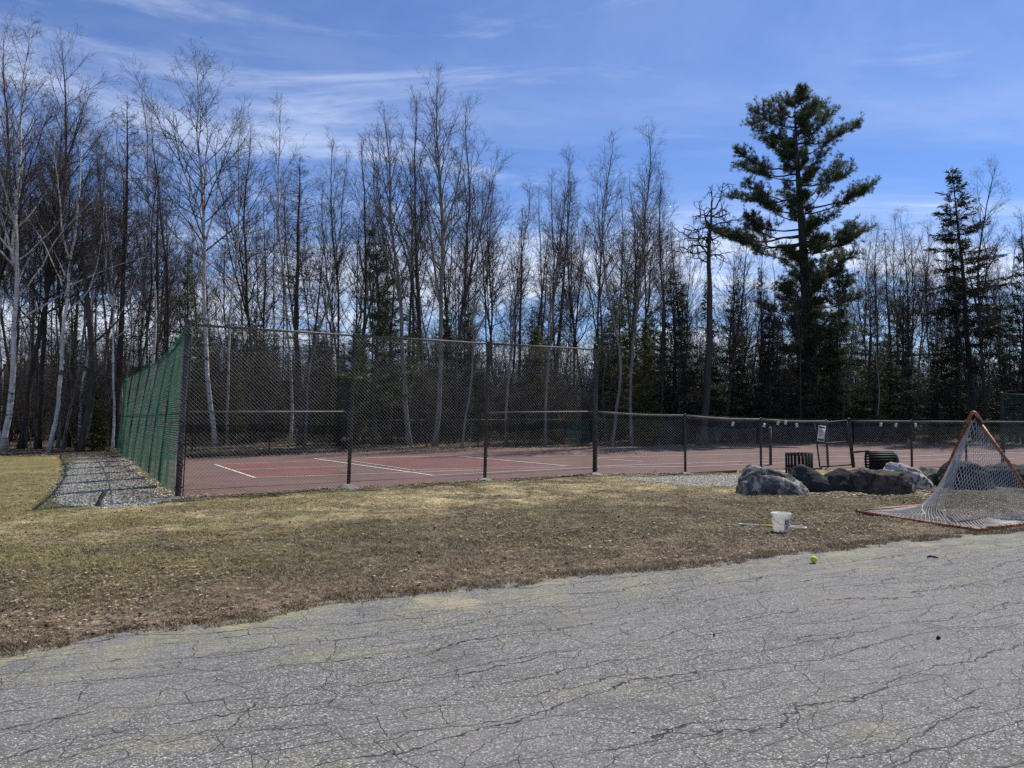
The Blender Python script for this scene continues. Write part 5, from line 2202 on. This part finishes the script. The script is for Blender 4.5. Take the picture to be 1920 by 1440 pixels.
BT = 'birch_tree'
FRONT = [
    (BIRCH[0], BT, 'thick white birch leaning at the far left edge of the picture', 8, 27.6, 60, 62, 1.15),
    (BIRCH[1], BT, 'white birch with bent trunk, second birch from the left edge', 93, 27.8, 152, 175, 1.1),
    (BIRCH[2], BT, 'forked white birch beside the far end of the green windscreen', 212, 28.6, 196, 335, .9),
    (DARK[3], 'bare_tree', 'dark bare tree right behind the thick leftmost birch', 40, 30.5, 112, 72, 1.0),
    (DARK[1], 'bare_tree', 'dark bare tree whose crown meets the left picture edge', -25, 30, 6, 70, 1.0),
    (DARK[3], 'bare_tree', 'dark bare tree with wide crown between the two leftmost birches', 72, 30, 165, 205, 1.1),
    (DARK[0], 'bare_tree', 'dark bare trunk just left of the broken dead tree', 130, 32, 118, 240, 1.0),
    (PALE[2], 'bare_tree', 'thin pale bare tree close to the second birch', 118, 29.5, 205, 260, 1.0),
    (LARCH[0], 'larch_tree', 'tall bare larch above the green windscreen, leftmost larch', 219, 31.5, 238, 176, 1.0),
    (LARCH[1], 'larch_tree', 'shorter bare larch right of the leftmost tall larch', 288, 34, 300, 300, 1.0),
    (BIRCH[2], BT, 'wide crowned white birch, tallest tree behind the fence corner post', 404, 32.5, 374, 112, 1.2),
    (BIRCH[3], BT, 'slender white birch just right of the wide crowned birch', 428, 33.5, 445, 215, 1.0),
    (DARK[1], 'bare_tree', 'dark bare tree with many upright stems behind the first fence bay', 470, 35, 470, 232, 1.1),
    (BIRCH[3], BT, 'slim pale birch left of the brushy larch', 545, 34, 533, 186, 1.15),
    (LARCH[1], 'larch_tree', 'dense brushy larch behind the second fence post', 566, 33, 564, 286, 1.25),
    (PALE[2], 'bare_tree', 'pale trunk leaning right behind the first fence bay', 572, 30.8, 650, 292, 1.0),
    (DARK[2], 'bare_tree', 'thin dark tree directly above the second fence post', 636, 34.5, 630, 262, 1.0),
    (DARK[0], 'bare_tree', 'dark tree just right of the second fence post', 683, 34.5, 676, 258, 1.0),
    (PALE[0], 'bare_tree', 'thick pale trunk behind the middle of the second fence bay', 768, 32, 716, 206, 1.0),
    (PALE[1], 'bare_tree', 'tallest pale tree in the middle, thick light trunk', 816, 32, 824, 148, 1.0),
    (DARK[0], 'bare_tree', 'dark tall tree between the two thick pale trunks', 793, 35, 782, 178, .9),
    (DARK[1], 'bare_tree', 'dark forked tree right of the tallest pale tree', 852, 35, 872, 198, 1.0),
    (PALE[2], 'bare_tree', 'slim pale sapling leaning right just left of the third fence post', 866, 30.8, 908, 330, 1.0),
    (DARK[2], 'bare_tree', 'dark slim tree straight behind the third fence post', 912, 34, 930, 345, 1.1),
    (PALE[3], 'bare_tree', 'pale leaning tree right of the third fence post', 948, 33, 992, 345, 1.0),
    (DARK[4], 'bare_tree', 'thin dark tree in the middle of the third fence bay', 1004, 36, 1012, 352, 1.0),
    (PALE[3], 'bare_tree', 'grey tree with narrow brush crown above the third fence bay', 1022, 33.5, 1066, 282, .9),
    (DARK[4], 'bare_tree', 'dark companion left of the narrow brush crowned tree', 1048, 36, 1038, 325, 1.1),
    (PALE[2], 'bare_tree', 'slender pale trunk just right of the tall end post', 1146, 32, 1152, 260, 1.15),
    (PALE[3], 'bare_tree', 'pale tree leaning right beyond the tall end post, tallest there', 1184, 33, 1214, 238, 1.05),
    (DARK[2], 'bare_tree', 'dark bare tree midway between the pale trees and the dead snag', 1240, 35, 1246, 320, 1.0),
    (DARK[3], 'bare_tree', 'dark forked bare tree right of the dead snag', 1352, 37, 1398, 432, 1.1),
    (DARK[4], 'bare_tree', 'thin dark bare tree left of the big pine', 1432, 38, 1425, 440, 1.2),
    (DARK[2], 'bare_tree', 'thin dark bare tree right of the big pine', 1636, 38, 1652, 418, 1.1),
    (DARK[1], 'bare_tree', 'spreading dark bare tree between the pine and the tall spruce', 1712, 38, 1690, 402, 1.0),
    (DARK[3], 'bare_tree', 'dark bare tree whose twigs rise right of the tall spruce', 1846, 36, 1872, 312, 1.0),
    (DARK[0], 'bare_tree', 'dark bare tree at the right picture edge', 1906, 37, 1912, 400, 1.0),
]
for var, nm, lb, bx, d, tx, ty, wd in FRONT:
    stand(0, lb, bx, d, tx, ty, var, None, None, nm, wd)

BROKEN = broken_tree(5)
base = AT(150, 770, 28)
base.z = -.05
tree_obj('broken_tree', 'dark dead tree snapped off partway, left of the gravel path', None, BROKEN, base, AT(172, 480, 28), 0.2, random.Random(1))
SNAG = snag_tree(8)
base = AT(1317, 770, 33.5)
base.z = -.05
tree_obj('snag', 'dead snag with crooked hooked boughs left of the big pine', None, SNAG, base, AT(1334, 376, 33.5), 0.0, random.Random(2))
stand(0, 'tall dark spruce with drooping boughs at the right', 1832, 38, 1786, 309, BIGSPRUCE, 1.0, None, 'spruce_tree', 1.15)


# the big white pine, bough by bough
def white_pine():
    rng = random.Random(77)
    nr = np.random.default_rng(77)
    D = 40.0
    axis_px = [(1520, 778), (1518, 640), (1508, 500), (1503, 420), (1497, 340), (1492, 260), (1490, 196)]
    nodes = []
    for i, (x, y) in enumerate(axis_px):
        p = AT(x, y, D)
        if i == 0:
            p.z = -.1
        r = [.36, .29, .23, .18, .13, .07, .02][i]
        nodes.append((p, Vector((0, 0, 1)), r))
    # refine
    fine = []
    for i in range(len(nodes) - 1):
        for k in range(4):
            f = k / 4
            fine.append((nodes[i][0].lerp(nodes[i + 1][0], f), Vector((0, 0, 1)), nodes[i][2] * (1 - f) + nodes[i + 1][2] * f))
    fine.append(nodes[-1])
    org = Vector((nodes[0][0].x, D, 0))

    def trunk_at(py):
        ys = [a[1] for a in axis_px][::-1]
        return AT(float(np.interp(py, ys, [a[0] for a in axis_px][::-1])), py, D)

    # (attach y, tip x, tip y, thickness of the foliage pad, depth offset in metres)
    B = [(195, 1470, 184, 1), (200, 1512, 186, 1), (215, 1445, 195, 1), (215, 1540, 200, 1), (235, 1420, 208, 1.1), (235, 1562, 210, 1), (255, 1414, 232, 1.2), (265, 1602, 238, 1.1), (260, 1550, 228, 1.1),
         (285, 1428, 258, 1.1), (290, 1570, 250, 1.1), (300, 1452, 270, 1), (310, 1388, 290, 1.0), (322, 1386, 312, .9), (318, 1545, 290, 1), (335, 1420, 318, 1.1), (345, 1600, 318, .9),
         (370, 1575, 308, 1.0), (385, 1637, 346, 1.2), (395, 1612, 362, 1.1), (390, 1560, 340, 1), (365, 1372, 368, .9), (372, 1400, 346, 1.0), (395, 1420, 372, 1.1), (410, 1440, 385, 1), (425, 1400, 410, 1.1), (440, 1395, 420, 1.0),
         (435, 1335, 432, 1.2), (450, 1375, 444, 1.2), (455, 1350, 438, .9), (430, 1560, 405, 1), (450, 1600, 425, 1.2), (455, 1618, 435, 1.2), (470, 1590, 450, 1.2), (480, 1420, 470, .9), (500, 1470, 490, 1), (510, 1600, 480, 1.1), (520, 1575, 510, 1.1),
         (540, 1590, 530, 1.1), (550, 1462, 545, 1.1), (570, 1605, 560, 1.1), (585, 1432, 572, .8), (600, 1580, 590, 1), (625, 1448, 600, .7), (640, 1590, 620, 1), (660, 1470, 655, .7), (680, 1575, 670, .8)]
    boughs = [(y0, AT(tx, ty, D + rng.uniform(-1.6, 1.6)), th) for y0, tx, ty, th in B]
    for y0 in list(np.linspace(186, 300, 24)) + list(np.linspace(300, 470, 26)) + list(np.linspace(470, 730, 62)):
        env = float(np.interp(y0, [180, 230, 275, 310, 340, 385, 450, 500, 560, 690], [.6, 1.7, 1.3, 1.2, 1.1, 1.4, 1.6, 2.2, 2.5, 1.9]))
        p = trunk_at(y0)
        az = rng.uniform(0, 6.283)
        L = env * rng.uniform(.5, 1.0)
        skew = .5 if y0 > 480 else 0.0            # the lower boughs crowd to the right
        boughs.append((y0, p + Vector((math.cos(az) * L * .75 + skew, math.sin(az) * L, rng.uniform(-.05, .55))), .85))
    S, paths, pts, dirs = [], [fine], [], []
    for y0, tip, th in boughs:
        p = trunk_at(y0 + 4)
        ax = tip - p
        L = ax.length
        n = 9
        bn = []
        for i in range(n + 1):
            t = i / n
            q = p + ax * t + Vector((0, 0, -.10 * L * math.sin(math.pi * t))) + rvec(rng) * .03
            bn.append((q, ax.normalized(), max(.010, (.016 + .011 * L) * (1 - t * .8))))
        bn = [(bn[i][0], ((bn[min(i + 1, n)][0] - bn[max(i - 1, 0)][0]).normalized()), bn[i][2]) for i in range(n + 1)]
        paths.append(bn)
        m = int(12 + L * 9)
        for _ in range(m):
            t2 = rng.uniform(.34 if L > 2 else .08, 1.0) ** .7
            p2, d2, r2 = at_nodes(bn, t2)
            sd_ = side_dir(d2, R(rng.uniform(25, 65)), rng)
            sd_ = Vector((sd_.x, sd_.y, sd_.z * .45 + .30)).normalized()
            L2 = rng.uniform(.35, .95) * th * (1.25 - .6 * t2) * min(1, .45 + L * .25)
            n2 = grow(S, p2, sd_, L2, .010, 3, .10, .10, rng, .4)
            for _k in range(int(3 + L2 * 6)):
                p3, d3, _r = at_nodes(n2, rng.uniform(.2, 1.0))
                tw = side_dir(d3, R(rng.uniform(15, 55)), rng)
                tw.z += .22
                tw.normalize()
                l3 = rng.uniform(.06, .24)
                S.append((p3, p3 + tw * l3, .005, .004))
                c = p3 + tw * l3
                for _q in range(16):
                    pts.append(tuple(c - tw * rng.uniform(0, .07)))
                    dirs.append(tuple(tw * .75 + rvec(rng) * .55 + Vector((0, 0, .10))))
    mb = MB()
    nn = len(pts)
    blades(mb, np.array(pts) - np.array(org), dirs, nr.uniform(.10, .21, nn), .0075 * nr.uniform(.7, 1.3, nn), nr)
    t = thing('white_pine_tree', 'tall irregular white pine towering over the right of the court', 'tree', org)
    tm = MB()
    for nd in paths:
        tm.tube([q - org for q, d, r in nd], [r for q, d, r in nd], 10)
    tm.build('trunk', M['bark_pine'], t, smooth=True)
    c = mb.build('crown', M['pine'], t)
    tag(inst('branches', seg_mesh('branches', [(a - org, b - org, r0, r1) for a, b, r0, r1 in S], M['bark_pine']), c), kind='stuff')


white_pine()

# young pine with pads of needles behind the second bay
YPINE = conifer(171, 9, .10, .21, .22, 'pine', 'bark_dark', .055, (.12, .24), .016, 52, 0, .2, 45, (2, 3, 4))
stand(0, 'loose young pine left of the thick pale trunk', 702, 32.5, 700, 425, YPINE, .4, None, 'pine_tree', 1.1)
stand(0, 'second loose young pine close behind the first', 730, 33.5, 742, 480, YPINE, 2.4, None, 'pine_tree', 1.0)

# olive cedars glowing between the dark trunks
CED = [(175, 28.8, 178, 728, 'low olive cedar bush between birches left of the windscreen', 1.7), (443, 33, 446, 690, 'olive cedar seen through the first fence bay', .9), (618, 34, 622, 650, 'small olive cedar left of the second fence post', .9),
       (672, 34, 676, 640, 'small olive cedar right of the second fence post', .8), (800, 35, 800, 690, 'small olive cedar between the thick pale trunks', .9), (896, 32.5, 898, 720, 'small olive cedar left of the third fence post', .9),
       (1010, 35, 1006, 612, 'broad olive cedar behind the third fence bay', 1.25), (1188, 36, 1180, 520, 'tallest olive cedar right of the tall end post', .85), (1205, 34, 1210, 600, 'olive cedar just right of the tallest cedar', .9)]
for i, (bx, d, tx, ty, lb, wd) in enumerate(CED):
    stand(0, lb, bx, d, tx, ty, CEDAR[i % 2], None, None, 'cedar_tree', wd)

# mid-distance bare trees one can still tell apart as trunks
ANCH = [(50, 'behind the leftmost birch'), (125, 'behind the second birch'), (195, 'behind the broken dead tree'), (330, 'behind the green windscreen'), (430, 'behind the wide crowned birch'), (510, 'behind the many stemmed dark tree'),
        (600, 'behind the brushy larch'), (690, 'around the second fence post'), (790, 'behind the loose young pines'), (860, 'behind the tallest pale tree'), (960, 'around the third fence post'), (1060, 'behind the broad olive cedar'),
        (1150, 'around the tall end post'), (1235, 'behind the tallest olive cedar'), (1300, 'just left of the dead snag'), (1400, 'just right of the dead snag'), (1480, 'left of the big pine'), (1580, 'behind the big pine'),
        (1660, 'right of the big pine'), (1760, 'behind the brownish spruce'), (1850, 'behind the tall drooping spruce'), (9999, 'at the right picture edge')]
ORD = ['first', 'second', 'third', 'fourth', 'fifth', 'sixth', 'seventh', 'eighth', 'ninth', 'tenth', 'eleventh', 'twelfth', 'thirteenth', 'fourteenth', 'fifteenth', 'sixteenth', 'seventeenth', 'eighteenth', 'nineteenth', 'twentieth', 'twenty-first', 'twenty-second', 'twenty-third', 'twenty-fourth']


def name_rows(rows, what, group):
    rows.sort(key=lambda r: r[0])
    seen = {}
    for px, o in rows:
        a = next(t for lim, t in ANCH if px < lim)
        k = seen.get(a, 0)
        seen[a] = k + 1
        o['label'] = '%s %s, %s from left' % (what, a, ORD[k])
        o['group'] = group


rng = random.Random(2024)
rows = []
for i in range(128):
    px = -50 + 2020 * (i + rng.random()) / 128
    d = rng.uniform(36, 58)
    ty = rng.uniform(320, 470) if 250 < px < 1300 else rng.uniform(400, 520)
    if px < 250:
        ty = rng.uniform(240, 420)
    if 1420 < px < 1600:
        ty = rng.uniform(500, 600)
    pool = DARK + [LARCH[2], PALE[2], PALE[3], PALE[2]] if px > 250 else [DARK[2], DARK[4], DARK[6], DARK[0], BIRCH[3], BIRCH[3], LARCH[2], PALE[2]]
    o = stand(0, 'slim bare tree', px, d, px + rng.uniform(-45, 45), ty, rng.choice(pool), None, None, 'bare_tree', rng.uniform(.85, 1.1))
    rows.append((px, o))
for i in range(15):
    px = -25 + 345 * (i + rng.random()) / 15
    ty = rng.uniform(150, 420)
    o = stand(0, 'slim bare tree', px, rng.uniform(29.5, 38), px + rng.uniform(-30, 40), ty, rng.choice([DARK[4], BIRCH[3], BIRCH[3], PALE[2], DARK[6]]), None, None, 'bare_tree', rng.uniform(.9, 1.2))
    rows.append((px, o))
name_rows(rows, 'slim bare tree deep', 'slim bare trees deep in the wood')

# young spruces filling the shade
rows = []
for i in range(118):
    px = rng.uniform(1130, 1980) if i < 60 else rng.uniform(350, 1150)
    d = rng.uniform(37.5, 54) if px > 1130 else rng.uniform(36, 56)
    h = rng.uniform(3.0, 8.5) if px > 1130 else rng.uniform(3.5, 7.2)
    b = AT(px, 770, d)
    top = AT(px + rng.uniform(-8, 8), 770, d)
    top.z = h
    b.z = float(ground_z(b.x, b.y)) - .05
    o = tree_obj('spruce_tree', 'young dark spruce', None, rng.choice(SPRUCE), b, top, rng.uniform(0, 6.28), rng, rng.uniform(.9, 1.25))
    rows.append((px, o))
name_rows(rows, 'young dark spruce', 'young spruces in the shade of the wood')
EXTRA_SPRUCE = [(1920, 35, 1918, 440, 'dense tall spruce cut by the right picture edge', .85), (345, 36, 352, 470, 'dark spruce behind the fence corner post', .7), (135, 42, 140, 585, 'small dark spruce top showing between the left birches', .9),
                (1270, 36, 1283, 530, 'dark spruce left of the dead snag', .8), (1560, 38.5, 1575, 470, 'dark spruce hugging the right side of the big pine', .9), (1440, 41, 1425, 500, 'narrow dark spruce left of the big pine', .6), (1690, 37, 1693, 520, 'brownish spruce between the pine and the tall spruce', .75),
                (1160, 38, 1150, 530, 'dark spruce behind the pale trees right of the end post', .8)]
for i, (bx, d, tx, ty, lb, wd) in enumerate(EXTRA_SPRUCE):
    stand(0, lb, bx, d, tx, ty, SPRUCE[i % 3], None, None, 'spruce_tree', wd)


# ------------------------------------------------------------------ thicket and distant wood: masses nobody could count
def shrub_segments(seed, H):
    rng = random.Random(seed)
    S = []
    for s in range(rng.randint(4, 7)):
        az, ang = rng.uniform(0, 6.28), R(rng.uniform(3, 26))
        d = Vector((math.cos(az) * math.sin(ang), math.sin(az) * math.sin(ang), math.cos(ang)))
        L = H * rng.uniform(.55, 1.0)
        n1 = grow(S, Vector((rng.uniform(-.3, .3), rng.uniform(-.3, .3), -.05)), d, L, .012 + .004 * H * rng.random(), 7, .02, .08, rng, .25)
        for _ in range(int(6 + L * 2.2)):
            p2, d2, r2 = at_nodes(n1, rng.uniform(.12, 1))
            L2 = rng.uniform(.4, 1.2)
            n2 = grow(S, p2, side_dir(d2, R(rng.uniform(30, 65)), rng), L2, .007, 3, .03, .14, rng, .4)
            for _k in range(5):
                p3, d3, _r = at_nodes(n2, rng.uniform(.2, 1))
                grow(S, p3, side_dir(d3, R(rng.uniform(30, 60)), rng), rng.uniform(.2, .6), .0045, 2, .02, .15, rng, .6)
    A = np.array([tuple(s[0]) for s in S])
    B = np.array([tuple(s[1]) for s in S])
    return A, B, np.array([s[2] for s in S]), np.array([s[3] for s in S])


def seg_obj(name, A, B, r0, r1, mat):
    mb = MB()
    mb.segs(A, B, r0, r1, 3)
    return bpy.data.objects.new(name, mb.mesh(name, mat))


def instanced_mass(name, label, cat, variants, pts, rots, scales):
    """one object: a cloud of points that carries copies of the variants"""
    me = bpy.data.meshes.new(name)
    me.from_pydata(pts, [], [])
    a = me.attributes.new('turn', 'FLOAT', 'POINT')
    a.data.foreach_set('value', rots)
    a = me.attributes.new('size', 'FLOAT', 'POINT')
    a.data.foreach_set('value', scales)
    o = bpy.data.objects.new(name, me)
    COL.objects.link(o)
    tag(o, label, cat, kind='stuff')
    vc = bpy.data.collections.new(name + '_variants')
    for v in variants:
        vc.objects.link(v)
    ng = bpy.data.node_groups.new(name, 'GeometryNodeTree')
    ng.interface.new_socket('Geometry', in_out='INPUT', socket_type='NodeSocketGeometry')
    ng.interface.new_socket('Geometry', in_out='OUTPUT', socket_type='NodeSocketGeometry')
    N = ng.nodes.new
    gi, go = N('NodeGroupInput'), N('NodeGroupOutput')
    ci = N('GeometryNodeCollectionInfo')
    ci.inputs['Collection'].default_value = vc
    ci.inputs['Separate Children'].default_value = True
    ci.inputs['Reset Children'].default_value = True
    ip = N('GeometryNodeInstanceOnPoints')
    ip.inputs['Pick Instance'].default_value = True
    at = N('GeometryNodeInputNamedAttribute')
    at.data_type = 'FLOAT'
    at.inputs['Name'].default_value = 'turn'
    az = N('GeometryNodeInputNamedAttribute')
    az.data_type = 'FLOAT'
    az.inputs['Name'].default_value = 'size'
    cx_ = N('ShaderNodeCombineXYZ')
    er = N('FunctionNodeEulerToRotation')
    L = ng.links.new
    L(at.outputs['Attribute'], cx_.inputs[2])
    L(cx_.outputs[0], er.inputs[0])
    L(gi.outputs[0], ip.inputs['Points'])
    L(ci.outputs[0], ip.inputs['Instance'])
    L(er.outputs[0], ip.inputs['Rotation'])
    L(az.outputs['Attribute'], ip.inputs['Scale'])
    L(ip.outputs[0], go.inputs[0])
    md = o.modifiers.new('scatter', 'NODES')
    md.node_group = ng
    return o


def thicket():
    rng = random.Random(9)
    variants = [seg_obj('brush', *shrub_segments(300 + i, 2.6 + .5 * i), M['brush']) for i in range(6)]
    pts, rots, sc = [], [], []
    for i in range(1020):
        px = rng.uniform(-290, 2210)
        d = rng.uniform(33.5, 75) if px > 230 else rng.uniform(29, 75)
        if px > 1200:
            d = rng.uniform(39, 75)
        b = AT(px, 770, d)
        pts.append((b.x, b.y, float(ground_z(b.x, b.y))))
        rots.append(rng.uniform(0, 6.28))
        sc.append(rng.uniform(.75, 1.5) * (1 + max(0, d - 45) / 80))
    instanced_mass('thicket', 'tangled brush filling the wood between the trunks', 'brush', variants, pts, rots, sc)


thicket()


def distant_wood():
    rng = random.Random(31)
    variants = []
    for i in range(5):
        r = random.Random(400 + i)
        S = []
        tn = trunk_nodes(r, 13, .12, .05, 8)
        for a, b in zip(tn[:-1], tn[1:]):
            S.append((a[0], b[0], a[2], b[2]))
        for _ in range(34):
            p, d, tr = at_nodes(tn, r.uniform(.1, 1))
            n1 = grow(S, p, side_dir(Vector((0, 0, 1)), R(r.uniform(20, 60)), r), r.uniform(1, 3.0), .028, 4, .06, .1, r, .3)
            for _k in range(7):
                p2, d2, _r = at_nodes(n1, r.uniform(.2, 1))
                grow(S, p2, side_dir(d2, R(45), r), r.uniform(.4, 1.3), .014, 2, .04, .14, r, .6)
        variants.append(seg_obj('far_tree', np.array([tuple(s[0]) for s in S]), np.array([tuple(s[1]) for s in S]), np.array([s[2] for s in S]), np.array([s[3] for s in S]), M['twig']))
    pts, rots, sc = [], [], []
    for i in range(620):
        d = rng.uniform(62, 190)
        px = rng.uniform(-300, 2230)
        b = AT(px, 770, d)
        pts.append((b.x, b.y, float(ground_z(b.x, b.y))))
        rots.append(rng.uniform(0, 6.28))
        sc.append(rng.uniform(.35, .8))
    instanced_mass('distant_wood', 'far bare wood fading together behind the nearer trees', 'wood', variants, pts, rots, sc)


distant_wood()
